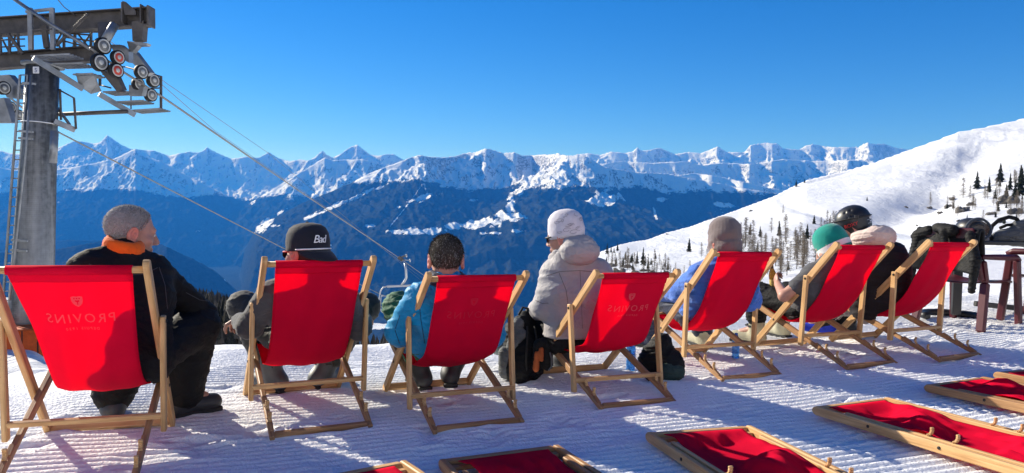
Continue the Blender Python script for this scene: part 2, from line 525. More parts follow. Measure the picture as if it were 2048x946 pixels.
_pts = [ray_ground(*p, False) for p in _road_px]
_gul_ = [[ray_ground(*p, False) for p in g_] for g_ in _gul_px]
_road = [np.array(p) for p in _pts]
_gul = [([np.array(p) for p in g_], dp_, w_) for g_, dp_, w_ in zip(_gul_, (8.0, 5.0), (17.0, 14.0))]

# fan-shaped sheet: crest, shelf, hill
pxs = np.arange(-560, 2700, 3.4)
ds = np.exp(np.linspace(math.log(4.2), math.log(950), 430))
PX, DD = np.meshgrid(pxs, ds)
X = (PX - CX) / F_PX * DD; Y = DD
Z = H(X, Y)
_ga = math.radians(19.0)
_across = -math.sin(_ga) * X + math.cos(_ga) * Y
Z = Z - 0.05 * (1 - sst(9.5, 11.5, _across))
me = mesh_np("snow_hill", np.stack([X, Y, Z], -1).reshape(-1, 3), grid_faces(len(ds), len(pxs)), M['slope'])
tag(link("snow_hill", me), kind='structure')

# groomed terrace with real corduroy grooves
al = np.arange(-7.5, 15.0, 0.065)
ac = np.concatenate([np.arange(-9, 0.4, 0.25), np.arange(0.4, 6.0, 0.0095), np.arange(6.0, 11.5, 0.017)])
AL, AC = np.meshgrid(al, ac)
gx, gy = math.cos(_ga), math.sin(_ga)
X = AL * gx - AC * gy; Y = AL * gy + AC * gx
Z = H(X, Y)
wob = 0.005 * pnoise(AL * .5, AC * .3, 5) + 0.0035 * pnoise(AL * 2.2, AC * 1.4, 6) + 0.05 * pnoise(AL * .09, AC * .1, 2)
ph = (AC + wob) / 0.057
gro = np.abs((ph % 1.0) - 0.5) * 2
gro = gro ** 0.8 - 0.5
# trampled patches break the grooves up
tr = sst(0.2, 0.9, fbm(X * 1.1, Y * 1.1, 4, 12)) * .7 + .8 * sst(.0, .8, fbm(X * .45 + 7, Y * .45, 3, 15)) * sst(3.3, 4.4, AC)
tr = np.clip(tr, 0, 1)
lump = 0.0085 * fbm(X * 6, Y * 6, 4, 17) + 0.006 * np.maximum(pnoise(X * 17, Y * 17, 18), 0)
Z = Z + 0.019 * gro * (1 - .8 * tr) * (1 - sst(7.5, 11, AC) * .3) + lump * (0.12 + 1.5 * tr) + 0.012 * fbm(X * .8, Y * .8, 3, 19)
pr = np.random.default_rng(77)
for k in range(70):
    if k < 64: cxp, cyp = pr.uniform(-2.6, 4.2), 0; cyp = 2.9 + .55 * (cxp + 1.6) + pr.normal(.35, .7)
    else: cxp, cyp = pr.uniform(-1.5, 3), pr.uniform(1.6, 3.6)
    aa = pr.uniform(0, 6.28); dx, dy = X - cxp, Y - cyp
    sel = (np.abs(dx) < .3) & (np.abs(dy) < .3)
    u_, v_ = dx[sel] * math.cos(aa) + dy[sel] * math.sin(aa), -dx[sel] * math.sin(aa) + dy[sel] * math.cos(aa)
    e_ = np.sqrt((u_ / .15) ** 2 + (v_ / .058) ** 2); dp = pr.uniform(.008, .022)
    Z[sel] += -dp * (1 - sst(.75, 1.1, e_)) + .4 * dp * np.exp(-((e_ - 1.25) / .22) ** 2) * (1 + .8 * pnoise(X[sel] * 30, Y[sel] * 30, 4))
me = mesh_np("snow_terrace", np.stack([X, Y, Z], -1).reshape(-1, 3), grid_faces(len(ac), len(al)), M['snow'])
tag(link("snow_terrace", me), kind='structure')

# unseen snow slope behind the terrace, added to bounce fill into the shadows
xs_ = np.linspace(-260, 260, 105); ys_ = -np.concatenate([np.linspace(5.5, 30, 30), np.linspace(34, 300, 60)])
XX, YY = np.meshgrid(xs_, ys_)
ZZ = zq(np.clip(XX, -8, 9)) - .06 + np.maximum(0, (-YY - 6.5)) * .47 * sst(6, 22, -YY) + 1.6 * fbm(XX / 22, YY / 22, 4, 71) * sst(8, 40, -YY)
me = mesh_np("mountainside", np.stack([XX, YY, ZZ], -1).reshape(-1, 3), grid_faces(len(ys_), len(xs_))[:, ::-1], M['slope'])
tag(link("mountainside", me), kind='structure')

# ------------------------------------------------------------------ the mountains across the valley (metres, true scale)
def mountain_mat():
    m_, t, b = mat("mountain_cover")
    tc = nd(t, "ShaderNodeTexCoord")
    def noise(s, d=6.0, r=.6):
        n = nd(t, "ShaderNodeTexNoise", Scale=s, Detail=d, Roughness=r)
        t.links.new(tc.outputs['Object'], n.inputs['Vector']); return n.outputs[0]
    sn = nd(t, "ShaderNodeAttribute", attribute_name="snow")
    ro = nd(t, "ShaderNodeAttribute", attribute_name="rock")
    def math_(op, a, b_):
        n = nd(t, "ShaderNodeMath", operation=op)
        for i, q in enumerate((a, b_)):
            if isinstance(q, (int, float)): n.inputs[i].default_value = q
            else: t.links.new(q, n.inputs[i])
        return n.outputs[0]
    f1 = math_('SUBTRACT', math_('ADD', sn.outputs['Fac'], math_('MULTIPLY', math_('SUBTRACT', math_('ADD', math_('MULTIPLY', noise(0.006, 8.0, .7), .5), math_('MULTIPLY', noise(0.03, 5.0, .75), .5)), 0.5), 1.5)), 0.5)
    sfac = ramp(t, math_('ADD', f1, 0.5), [(0.47, (0, 0, 0)), (0.53, (1, 1, 1))])
    r1 = math_('ADD', ro.outputs['Fac'], math_('MULTIPLY', math_('SUBTRACT', noise(0.026, 7.0, .75), 0.5), 1.0))
    rfac = ramp(t, r1, [(0.5, (0, 0, 0)), (0.6, (1, 1, 1))])
    forest = ramp(t, noise(0.02, 4.0), [(0.35, (0.012, 0.018, 0.014)), (0.65, (0.036, 0.042, 0.034))])
    snowc = ramp(t, noise(0.004), [(0.3, (0.78, 0.79, 0.82)), (0.7, (0.86, 0.87, 0.88))])
    rock = ramp(t, noise(0.01), [(0.3, (0.06, 0.055, 0.05)), (0.7, (0.2, 0.18, 0.16))])
    def mix(f, a, c):
        n = nd(t, "ShaderNodeMixRGB"); t.links.new(f, n.inputs[0]); t.links.new(a, n.inputs[1]); t.links.new(c, n.inputs[2]); return n.outputs[0]
    t.links.new(mix(sfac, forest, mix(rfac, snowc, rock)), b.inputs['Base Color'])
    b.inputs['Roughness'].default_value = 1.0
    b.inputs['Specular IOR Level'].default_value = 0.0
    bump(t, b, noise(0.008, 10.0, .66), 40.0, 0.6)
    return m_
M['mount'] = mountain_mat()

# skylines of the ranges, read off the photo: (px, y), distance, front slope, gully depth and width
RANGES = [
 (27000, .60, 420, 1500, [(-500, 310), (-100, 305), (0, 301), (20, 306), (60, 308), (100, 305), (118, 294), (147, 282), (164, 282.5), (185, 287), (200, 284), (213, 270), (224, 277), (240, 289), (260, 298), (280, 299), (307, 301), (337, 311), (376, 303), (400, 305), (412, 294), (422, 300), (434, 306), (461, 317), (489, 313), (516, 315), (535, 304), (554, 315), (577, 322), (598, 318), (619, 322), (632, 310), (642, 301), (652, 310), (663, 315), (682, 306), (696, 297), (711, 289), (724, 298), (737, 309), (755, 311), (770, 308), (784, 308), (802, 318), (860, 330), (1000, 330), (1120, 318), (1150, 309), (1171, 306), (1197, 310), (1218, 303), (1247, 306), (1262, 302), (1270, 295), (1274, 298), (1279, 301), (1297, 299), (1315, 295), (1344, 308), (1373, 304), (1398, 306), (1415, 299), (1430, 293), (1448, 304), (1484, 304), (1495, 290), (1510, 288), (1524, 285), (1549, 288), (1560, 297), (1592, 299), (1605, 292), (1617, 288), (1653, 294), (1689, 294), (1710, 294), (1727, 285), (1739, 288), (1761, 287.5), (1782, 295), (1807, 299), (2000, 300), (2500, 300)]),
 (20500, .50, 460, 1100, [(-500, 335), (0, 335), (60, 345), (115, 338), (170, 330), (230, 316), (270, 297), (287, 312), (320, 322), (360, 344), (420, 374), (470, 398), (505, 404), (530, 387), (570, 362), (610, 338), (635, 322), (648, 315), (664, 320), (690, 319), (722, 318), (745, 325), (790, 332), (860, 342), (1060, 345), (1180, 330), (1240, 322), (1300, 326), (1360, 322), (1400, 330), (1440, 326), (1500, 328), (1560, 318), (1620, 322), (1700, 320), (1800, 330), (2500, 340)]),
 (14500, .47, 420, 900, [(-500, 480), (200, 480), (440, 560), (478, 560), (490, 500), (513, 455), (560, 432), (600, 410), (634, 396), (660, 386), (682, 376), (710, 360), (737, 346), (765, 335), (791, 326), (805, 320), (820, 314), (836, 310), (860, 313), (890, 314), (910, 311), (925, 306), (949, 304), (960, 299), (969, 296), (979, 299), (1003, 306), (1024, 304), (1041, 311), (1078, 309), (1100, 308), (1113, 306), (1122, 309), (1133, 311), (1150, 311), (1165, 311), (1178, 318), (1205, 334), (1222, 337), (1270, 344), (1330, 347), (1401, 360), (1473, 374), (1545, 386), (1620, 400), (1800, 430), (2500, 470)]),
 (19000, .42, 300, 1100, [(-500, 800), (1120, 700), (1160, 420), (1220, 352), (1290, 360), (1340, 352), (1385, 346), (1420, 350), (1470, 360), (1520, 372), (1580, 384), (1700, 400), (2500, 420)]),
 (9800, .36, 160, 600, [(-500, 520), (100, 500), (200, 482), (260, 478), (321, 487), (380, 515), (434, 547), (480, 590), (520, 640), (700, 690), (2500, 800)]),
]
VALLEY = -1400.0
mp_ = np.concatenate([np.arange(-330, 1900, 2.0), np.arange(1900, 2400, 10)])
md = np.concatenate([np.exp(np.linspace(math.log(300), math.log(7500), 40, endpoint=False)),
                     np.linspace(7500, 14800, 250, endpoint=False), np.linspace(14800, 21000, 165, endpoint=False),
                     np.linspace(21000, 28200, 150, endpoint=False), np.linspace(28200, 29800, 8)])
PX, DD = np.meshgrid(mp_, md)
X = (PX - CX) / F_PX * DD; Y = DD
floor_ = np.where(DD < 8500, np.maximum(VALLEY, -0.262 * (DD - 6) + 5), VALLEY)
floor_ = np.maximum(floor_, VALLEY) + 25 * fbm(X / 900, Y / 900, 3, 3) * sst(1500, 6000, DD)
Z = floor_.copy()
wx = X + 500 * pnoise(X / 2600, Y / 2600, 60); wy = Y + 500 * pnoise(X / 2600, Y / 2600, 61)
big = ridged(wx / 1900, wy / 4200, 5, 70)
mid = ridged(wx / 640 + wy / 3000, wy / 1300, 4, 80)
sml = ridged(X / 230 + Y / 900, Y / 420, 3, 90)

_r = np.random.default_rng(21)
def segs(points, flank):
    """raise the ground to a spur: crest through 3D points, flanks falling away on both sides"""
    for a, b_ in zip(points[:-1], points[1:]):
        zt = max(a[2], b_[2]); reach = min((zt - VALLEY) / flank, 3200)
        y0, y1 = min(a[1], b_[1]) - reach, max(a[1], b_[1]) + reach
        r0, r1 = np.searchsorted(md, [y0, y1])
        dn = max(min(a[1], b_[1]) - reach * .5, 2000)
        p0 = CX + F_PX * min((a[0] - reach) / dn, (a[0] - reach) / y1, (b_[0] - reach) / dn); p1 = CX + F_PX * max((a[0] + reach) / dn, (b_[0] + reach) / dn, (a[0] + reach) / y1)
        c0, c1 = np.searchsorted(mp_, [p0, p1])
        if r1 - r0 < 2 or c1 - c0 < 2: continue
        sl_ = (slice(r0, r1), slice(c0, c1))
        x_, y_ = WX[sl_], WY[sl_]
        ab = b_[:2] - a[:2]; L2 = float(ab @ ab)
        t = np.clip(((x_ - a[0]) * ab[0] + (y_ - a[1]) * ab[1]) / L2, 0, 1)
        dist = np.hypot(x_ - a[0] - t * ab[0], y_ - a[1] - t * ab[1])
        zz = a[2] + t * (b_[2] - a[2]) - flank * dist * (1 - .09 * np.clip(dist / 1000, 0, 3))
        SP[sl_] = np.maximum(SP[sl_], zz)

def spur(start, ang, length, along, flank, n=5, sub=True):
    p = np.array(start, float); P = [p.copy()]
    for k in range(n):
        ang += _r.normal(0, .22)
        st = length / n
        p = p + np.array([math.sin(ang) * st, -math.cos(ang) * st, -st * along * _r.uniform(.75, 1.3)])
        P.append(p.copy())
    segs(P, flank)
    if sub:
        for k in range(1, n):
            for sg in (-1, 1):
                if _r.random() < .6:
                    spur(P[k] - np.array([0, 0, 15.]), ang + sg * _r.uniform(.6, 1.1), length * _r.uniform(.22, .4), along * 1.25, flank * 1.1, 3, False)

WX = X + 130 * pnoise(X / 500, Y / 500, 62) + 40 * pnoise(X / 150, Y / 150, 64)
WY = Y + 130 * pnoise(X / 500, Y / 500, 63) + 40 * pnoise(X / 150, Y / 150, 65)
def P3(px, y, d): return np.array(at(px, y, d), float)
for ri, (D, slope, amp, wd, line) in enumerate(RANGES):
    lx, ly = zip(*line)
    yy = np.interp(mp_, lx, ly)
    dd_ = D + .03 * D * pnoise(mp_ / 90.0, mp_ * 0 + .5, 11 + ri) + .012 * D * pnoise(mp_ / 31.0, mp_ * 0 + .5, 17 + ri)
    if ri == 2:
        dd_ = dd_ + np.interp(mp_, [840, 880, 930, 1060, 1110, 1130], [0, 700, 1700, 1700, 500, 0])
    zr1 = EYE + (hor(mp_) - yy) / F_PX * dd_
    zr = np.broadcast_to(zr1 + (9 * pnoise(mp_ / 4.0, mp_ * 0, 3) + 9 * (ridged(mp_ / 13.0, mp_ * 0 + .3, 3, 8 + ri) - .5)) * (D / 20000), DD.shape)
    t = (dd_[None, :] - DD)
    front = np.where(t >= 0, slope * 1.18 * t * (1 + .5 * np.exp(-t / 700)), -t * .8)
    SP = np.full(DD.shape, -9e9)
    # spurs run down from the crest towards the valley
    px = -320.0
    while px < 2050:
        k = int(np.searchsorted(mp_, px)); k = min(max(k, 3), len(mp_) - 4)
        k0, k1 = max(k - 6, 0), min(k + 7, len(mp_)); k = k0 + int(np.argmin(yy[k0:k1]))
        q = P3(mp_[k], yy[k] + 1.0, dd_[k]); hgt = q[2] - VALLEY
        if hgt > 500:
            spur(q, _r.normal(-.15, .5), min(hgt / .42, _r.uniform(2200, 5200)), slope * _r.uniform(.7, .95), .60 + .12 * _r.random(), 6)
        px += _r.uniform(.7, 1.5) * (1250 if ri < 2 else 1500) / D * F_PX
    if ri == 2:
        segs([P3(838, 310.5, dd_[np.searchsorted(mp_, 838)]), P3(850, 330, 13900), P3(858, 352, 13350), P3(867, 380, 12700), P3(882, 425, 11800)], .5)
        segs([P3(1128, 311.5, dd_[np.searchsorted(mp_, 1128)]), P3(1120, 338, 13700), P3(1107, 368, 13000), P3(1092, 412, 12000)], .46)
    fr_ = zr - front
    base = fr_ + np.clip(np.minimum(SP, zr + 25) - fr_, 0, 1e6) * (.72 + .28 * sst(-1200, 350, SP))
    at_ = np.abs(t)
    tt = sst(0, wd, at_); t3 = sst(0, wd * .4, at_)
    low = 1 - .45 * (1 - sst(-200, 700, base))
    carve = amp * (tt * (1 - mid) * .30 + t3 * (1 - sml) * .24 + sst(200, 2500, at_) * (1 - big) * .3)
    Z = np.maximum(Z, base - carve * low)
Zg_d = np.gradient(Z, axis=0) / np.maximum(np.gradient(Y, axis=0), 1e-3)
Zg_x = np.gradient(Z, axis=1) / np.maximum(np.gradient(X, axis=1), 1e-3)
steep = np.hypot(Zg_d, Zg_x)
# what covers the ground: forest below the tree line, snow above and in the clearings
tl = 560 + 150 * fbm(X / 1400, Y / 1400, 4, 31) + np.interp(DD, [9000, 12500, 14500, 20000], [900, 140, 60, -100])
tl = tl - 60 * sst(17000, 19500, DD)
cover = sst(-430, 150, Z - tl)
cover = np.maximum(cover, .10 + .16 * fbm(X / 900, Y / 1500, 3, 88) + .22 * ridged(X / 330 + Y / 2600, Y / 2300, 3, 91) * sst(-1200, 0, Z))
IMY = hor(PX) - (Z - EYE) / DD * F_PX            # elevation of each spot seen from the terrace, in photo pixels
def meadow(cx_, cy_, rx, ry, d0, d1, strength=1.0, seed=1, rot=0.0, fine=1.0):
    """a snowy clearing or village on the slope between two distances"""
    global cover
    u = PX - cx_; v = IMY - cy_
    uu = (u * math.cos(rot) + v * math.sin(rot)) / rx; vv = (-u * math.sin(rot) + v * math.cos(rot)) / ry
    e = 1 - np.hypot(uu, vv) + .6 * fbm(X / (260 * fine), Y / (420 * fine), 4, 40 + seed)
    k = sst(-.3, .75, e) * (strength * 1.16) * (DD > d0) * (DD < d1)
    cover = np.maximum(cover, k)
for a in [(850, 461, 60, 11, 9000, 14500, .62, 1), (800, 463, 26, 7, 9000, 14500, .7, 2, 0, .6), (960, 447, 66, 13, 9000, 14500, .62, 3, -.15), (1015, 432, 40, 12, 9000, 14500, .62, 4, .1),
          (905, 452, 22, 9, 9000, 14500, .72, 5), (1205, 398, 42, 17, 9000, 14500, .9, 6, -.2), (1208, 380, 20, 6, 9000, 14500, .6, 7), (850, 395, 34, 7, 9000, 14600, .85, 8, -.25),
          (880, 372, 20, 5, 9000, 14600, .8, 9), (946, 400, 14, 3.5, 9000, 14600, .6, 10), (796, 414, 7, 2.5, 9000, 14600, .8, 11), (720, 390, 30, 4.5, 9000, 14600, .85, 12, -.45),
          (668, 412, 34, 4.5, 9000, 14600, .85, 13, -.4), (622, 432, 26, 4.5, 9000, 14600, .85, 14, -.35), (757, 376, 12, 3, 9000, 14600, .7, 15, -.4),
          (533, 446, 20, 12, 8000, 22000, .72, 16, -.6, .5), (520, 458, 12, 9, 8000, 22000, .75, 17, 0, .5), (560, 425, 16, 4, 8000, 22000, .6, 18, -.5), (545, 452, 20, 3, 8000, 22000, .6, 19, -.1, .4),
          (505, 405, 9, 3, 8000, 22000, .8, 20, -.6), (1440, 409, 34, 6, 9000, 20000, .62, 21, .1), (1325, 382, 16, 6, 9000, 20000, .55, 22), (1332, 357, 30, 6, 9000, 20000, .9, 23, .2), (1395, 370, 10, 2.5, 9000, 20000, .7, 24, .3),
          (1412, 372, 8, 2.5, 9000, 20000, .6, 25, .3), (1318, 400, 20, 5, 9000, 20000, .55, 26), (1310, 430, 5, 20, 9000, 20000, .5, 27, -.35), (1050, 462, 34, 5, 9000, 14500, .58, 28), (980, 466, 30, 5, 9000, 14500, .58, 29),
          (400, 462, 18, 3, 8000, 22000, .5, 30), (640, 490, 40, 6, 8000, 22000, .45, 31), (740, 452, 14, 4, 8000, 22000, .6, 32), (600, 470, 18, 4, 8000, 22000, .5, 33), (730, 655, 60, 9, 7000, 12500, .75, 34), (470, 560, 22, 5, 7000, 13000, .6, 35),
          (460, 660, 30, 10, 7000, 12500, .6, 36), (1060, 640, 40, 6, 7000, 12500, .6, 37), (1020, 405, 12, 26, 9000, 14500, .62, 38, .25), (1035, 380, 12, 16, 9000, 14500, .7, 39, .3)]:
    meadow(*a)
def run(pts, wpx, d0, d1, s=.75):
    """a cleared ski run or lift line through the forest"""
    global cover
    best = np.full(PX.shape, 1e9)
    for (ax, ay), (bx, by) in zip(pts[:-1], pts[1:]):
        L2 = (bx - ax) ** 2 + (by - ay) ** 2
        t = np.clip(((PX - ax) * (bx - ax) + (IMY - ay) * (by - ay)) / L2, 0, 1)
        best = np.minimum(best, np.hypot(PX - ax - t * (bx - ax), IMY - ay - t * (by - ay)))
    cover = np.maximum(cover, (1 - sst(wpx * .6, wpx * 1.6, best)) * s * (DD > d0) * (DD < d1))
run([(842, 368), (830, 388), (815, 408), (798, 430), (782, 450), (774, 462)], 1.5, 9000, 14600, .52)
run([(846, 368), (850, 380), (856, 392)], 1.5, 9000, 14600, .6)
rock = sst(.75, 1.4, steep + .35 * fbm(X / 220, Y / 220, 4, 52)) * .56
me = mesh_np("mountains", np.stack([X, Y, Z], -1).reshape(-1, 3), grid_faces(len(md), len(mp_)), M['mount'])
attr(me, "snow", cover.ravel()); attr(me, "rock", rock.ravel())
tag(link("mountains", me), kind='structure')

# valley air
hz = MB(); hz.box((0, 14700, 600), 56000, 30400, 4300, 0.5)
hm = bpy.data.materials.new("valley_haze"); hm.use_nodes = True
ht = hm.node_tree
ht.nodes.remove(ht.nodes["Principled BSDF"])
pv_ = ht.nodes.new("ShaderNodeVolumePrincipled")
pv_.inputs['Color'].default_value = (0.03, 0.26, 1.0, 1)
pv_.inputs['Absorption Color'].default_value = (0.55, 0.55, 0.55, 1)
pv_.inputs['Density'].default_value = 0.000036
pv_.inputs['Anisotropy'].default_value = 0.08
ht.links.new(pv_.outputs[0], ht.nodes["Material Output"].inputs['Volume'])
hm.cycles.homogeneous_volume = True
tag(hz.build("haze", hm), kind='stuff')
# ------------------------------------------------------------------ the chairlift: tower, cables, carrier
TC = at(60, 662, 16.7)                            # foot of the tower
TT = at(86, 128, 16.7)                            # top of the tube, under the head beam
tx = (TT - TC).normalized()
tow = thing("lift_tower", "grey steel chairlift tower with ladder, catwalks and sheave wheels at the left edge", "lift tower", (TC.x, TC.y, h1(TC.x, TC.y) - .3))
TO = Vector(tow.location)
def tpart(name, mb, m_, parent=None):
    return link(name, mb.mesh(name, m_, TO), parent or tow)
S_, SD_ = M['steel'], M['steel_dark']
X_, Y_, Z_ = Vector((1, 0, 0)), Vector((0, 1, 0)), Vector((0, 0, 1))
mb = MB(); mb.tube([TC - tx * 1.0, TC + tx * .5, TT - tx * 1.9, TT], [.46, .455, .36, .335], 28)
tube_ = tpart("tower_tube", mb, M['tube'])
mb = MB(); mb.lathe(TT - tx * .06, tx, [(.30, -.02), (.44, 0), (.44, .05), (.3, .06)], 24); tpart("top_flange", mb, S_)
for q in (at(82, 247, 16.7), ): 
    k = (q - TC).dot(tx); mb = MB(); mb.lathe(TC + tx * k, tx, [(.37, -.012), (.385, -.008), (.385, .008), (.37, .012)], 28); tpart("weld_band", mb, M['white'], None)
mb = MB(); mb.tube([at(109, 262, 16.2), at(106, 326, 16.2)], .085, 14); tpart("equipment_pipe", mb, S_)
def T(px, py, d): return at(px, py, d)
def beam(mb, a, b, hgt, wid, fl=.02, up=Z_):
    """I-beam"""
    a, b = Vector(a), Vector(b); ax = (b - a).normalized(); u = (up - ax * up.dot(ax)).normalized(); sd = ax.cross(u)
    mb.bar(a, b, u, hgt, fl, .003)
    for s in (-1, 1): mb.bar(a + u * s * (hgt / 2 - fl / 2 + .001), b + u * s * (hgt / 2 - fl / 2 + .001), sd, wid, fl, .003)
    return mb
# upper crossarm with raked end
cb = MB(); beam(cb, T(-120, 62, 17.3), T(302, 34, 16.6), .42, .26, .03)
cross = tpart("crossarm", cb, SD_)
mb = MB(); mb.bar(T(301, 34, 16.6) - X_ * .01, T(304, 34, 16.6), Z_, .46, .32, .006); tpart("end_plate", mb, SD_, cross)
for px in (250, 287):
    mb = MB(); mb.bar(T(px, 8, 16.6) if px == 250 else T(px, 12, 16.6), T(px, 48, 16.6), X_, .03, .3, .004); tpart("stiffener_plate", mb, SD_, cross)
mb = MB(); mb.prism([T(245, 2, 16.5), T(252, 4, 16.5), T(272, 22, 16.5), T(272, 30, 16.5), T(250, 30, 16.5)], Y_, .03); tpart("lifting_lug", mb, SD_, cross)
# lower beam carrying the catwalk, sign, gantry frame
mb = MB(); beam(mb, T(-60, 128, 16.9), T(190, 108, 16.6), .36, .24, .03); lower = tpart("lower_beam", mb, SD_)
for px in (60, 104):
    mb = MB(); mb.bar(T(px, 16, 16.3), T(px + 2, 100, 16.3), X_, .10, .06, .004); tpart("gantry_post", mb, S_)
mb = MB(); mb.bar(T(52, 24, 16.3), T(106, 18, 16.3), Z_, .06, .06, .004); tpart("gantry_beam", mb, S_)
mb = MB(); mb.bar(T(88, 52, 16.5), T(94, 96, 16.5), X_, .12, .08, .004); tpart("gantry_post", mb, SD_)
mb = MB(); mb.bar(T(176, 28, 16.3), T(112, 92, 16.3), Z_, .055, .055, .004); tpart("brace", mb, SD_)
mb = MB(); mb.tube([T(28, -2, 16.0), T(100, 48, 16.1), T(150, 78, 16.2), T(180, 98, 16.3)], .04, 8); tpart("brace_tube", mb, S_)
mb = MB(); mb.bar(T(16, 68, 16.5), T(46, 108, 16.5), Z_, .07, .05, .004); tpart("brace", mb, SD_)
for px in (0, 18, 36):
    mb = MB(); mb.bar(T(px, 66, 16.6), T(px + 2, 108, 16.6), X_, .045, .045, .003); tpart("rail_post", mb, SD_)
for py in (78, 92):
    mb = MB(); mb.tube([T(-40, py + 4, 16.6), T(50, py, 16.6)], .016, 6); tpart("hand_rail", mb, SD_)
for a, b_ in (((0, 70), (30, 126)), ((34, 66), (6, 128)), ((100, 60), (130, 112)), ((128, 58), (98, 110)), ((150, 60), (186, 106)), ((186, 62), (152, 108)), ((126, 66), (182, 70)), ((128, 74), (196, 84))):
    mb = MB(); mb.bar(T(*a, 17.1), T(*b_, 17.1), Y_, .035, .035, .003); tpart("lattice_bar", mb, SD_)
for a, b_, c_ in (((66, 100), (66, 60), (104, 58)), ((146, 104), (148, 66), (190, 64)), ((206, 150), (206, 130), (250, 134)), ((262, 218), (262, 178), (322, 176))):
    mb = MB(); mb.tube([T(*a, 15.9 if a[0] < 100 else 17.6), T(*b_, 15.9 if a[0] < 100 else 17.6), T(*c_, 15.9 if a[0] < 100 else 17.6)], .018, 6); tpart("hand_rail", mb, SD_)
# number plate
mb = MB(); mb.bar(T(66, 140, 15.9), T(78, 140, 15.9), Z_, .15, .012, .003); plate = tpart("number_plate", mb, M['white'])
V, Fs = text_mesh("5", .13, .004); me = bpy.data.meshes.new("plate_number")
pc = T(72, 144.5, 15.88)
me.from_pydata([tuple(pc + CAM_X * x + Vector((0, 0, 1)) * y - Vector((0, .01, 0)) * (1 + z) - TO) for x, y, z in V], [], Fs); me.materials.append(M['blue_sign']); link("plate_number", me, plate)
# catwalk: stepped grating platforms going away to the right along the cable
walk = [((62, 112), (140, 108), 15.6), ((105, 128), (166, 126), 15.9), ((146, 149), (186, 147), 16.2), ((206, 184), (252, 182), 16.9), ((233, 204), (288, 201), 17.2), ((262, 221), (322, 217), 17.5)]
for (a, b_, d) in walk:
    mb = MB(); A, B = T(a[0], a[1], d), T(b_[0], b_[1], d)
    for q in range(5):
        o = Y_ * (.12 * q); mb.bar(A + o, B + o, Y_, .03, .035, .003)
    for q in range(6):
        p = A.lerp(B, (q + .1) / 5.3); mb.bar(p - Y_ * .01, p + Y_ * .5, Z_, .02, .02, .002)
    tpart("catwalk_grating", mb, S_)
mb = MB(); mb.bar(T(66, 116, 15.5), T(166, 178, 16.4), Z_, .12, .05, .004); tpart("catwalk_stringer", mb, S_)
mb = MB(); mb.bar(T(198, 188, 16.8), T(270, 230, 17.5), Z_, .12, .05, .004); tpart("catwalk_stringer", mb, S_)
mb = MB(); mb.prism([T(152, 146, 16.3), T(190, 148, 16.4), T(196, 168, 16.6), T(203, 182, 16.8), T(182, 188, 16.8), T(158, 172, 16.4)], Y_, .02); tpart("gusset_plate", mb, S_)
# railings of the catwalk
for pts in ([(128, 56, 17.2), (150, 62, 17.2), (182, 64, 17.2), (198, 64, 17.2)], [(128, 82, 17.2), (182, 96, 17.2)], [(110, 60, 16.9), (150, 78, 17.1), (186, 98, 17.3)]):
    mb = MB(); mb.tube([T(*p) for p in pts], .02, 6); tpart("hand_rail", mb, SD_)
for p, q in (((128, 52), (128, 98)), ((150, 60), (150, 102)), ((182, 64), (182, 98)), ((200, 150), (200, 172)), ((322, 152), (322, 218))):
    mb = MB(); d = 17.2 if p[0] < 300 else 17.8
    mb.bar(T(p[0], p[1], d), T(q[0], q[1], d), X_, .05, .05, .003); tpart("rail_post", mb, SD_)
mb = MB(); mb.tube([T(252, 134, 18), T(322, 153, 17.8)], .02, 6); tpart("hand_rail", mb, SD_)
mb = MB(); mb.tube([T(200, 170, 18), T(222, 176, 17.9)], .02, 6); tpart("hand_rail", mb, SD_)
# hangers carrying the sheave trains
mb = MB(); mb.prism([T(198, 46, 16.4), T(233, 44, 16.4), T(218, 84, 16.2), T(200, 92, 16.2), T(199, 66, 16.3)], Y_, .12); tpart("sheave_hanger", mb, SD_)
mb = MB(); mb.tube([T(229, 50, 16.2), T(210, 82, 16.0)], .10, 12); tpart("sheave_hanger_tube", mb, S_)
mb = MB(); mb.prism([T(268, 46, 16.6), T(292, 44, 16.6), T(289, 82, 16.6), T(270, 84, 16.6)], Y_, .22); tpart("sheave_hanger", mb, SD_)
mb = MB(); mb.prism([T(258, 84, 16.5), T(299, 88, 16.5), T(296, 92, 16.5), T(280, 92, 16.5), T(268, 106, 16.6), T(262, 100, 16.6)], Y_, .18); tpart("hanger_bracket", mb, S_)
# rocker beams
for pts, dd in (([(224, 90), (244, 90), (262, 104), (262, 126), (236, 112)], 16.5), ([(262, 104), (274, 104), (306, 146), (296, 152), (262, 120)], 17.0),
                ([(214, 136), (228, 132), (250, 180), (234, 178)], 16.2), ([(262, 170), (292, 174), (288, 192), (262, 192)], 17.1), ([(206, 144), (214, 142), (248, 184), (240, 186)], 16.4)):
    mb = MB(); mb.prism([T(p[0], p[1], dd) for p in pts], X_ * .6 + Y_ * .8, .10); tpart("rocker_beam", mb, S_ if pts[0][0] in (224, 262) else SD_)
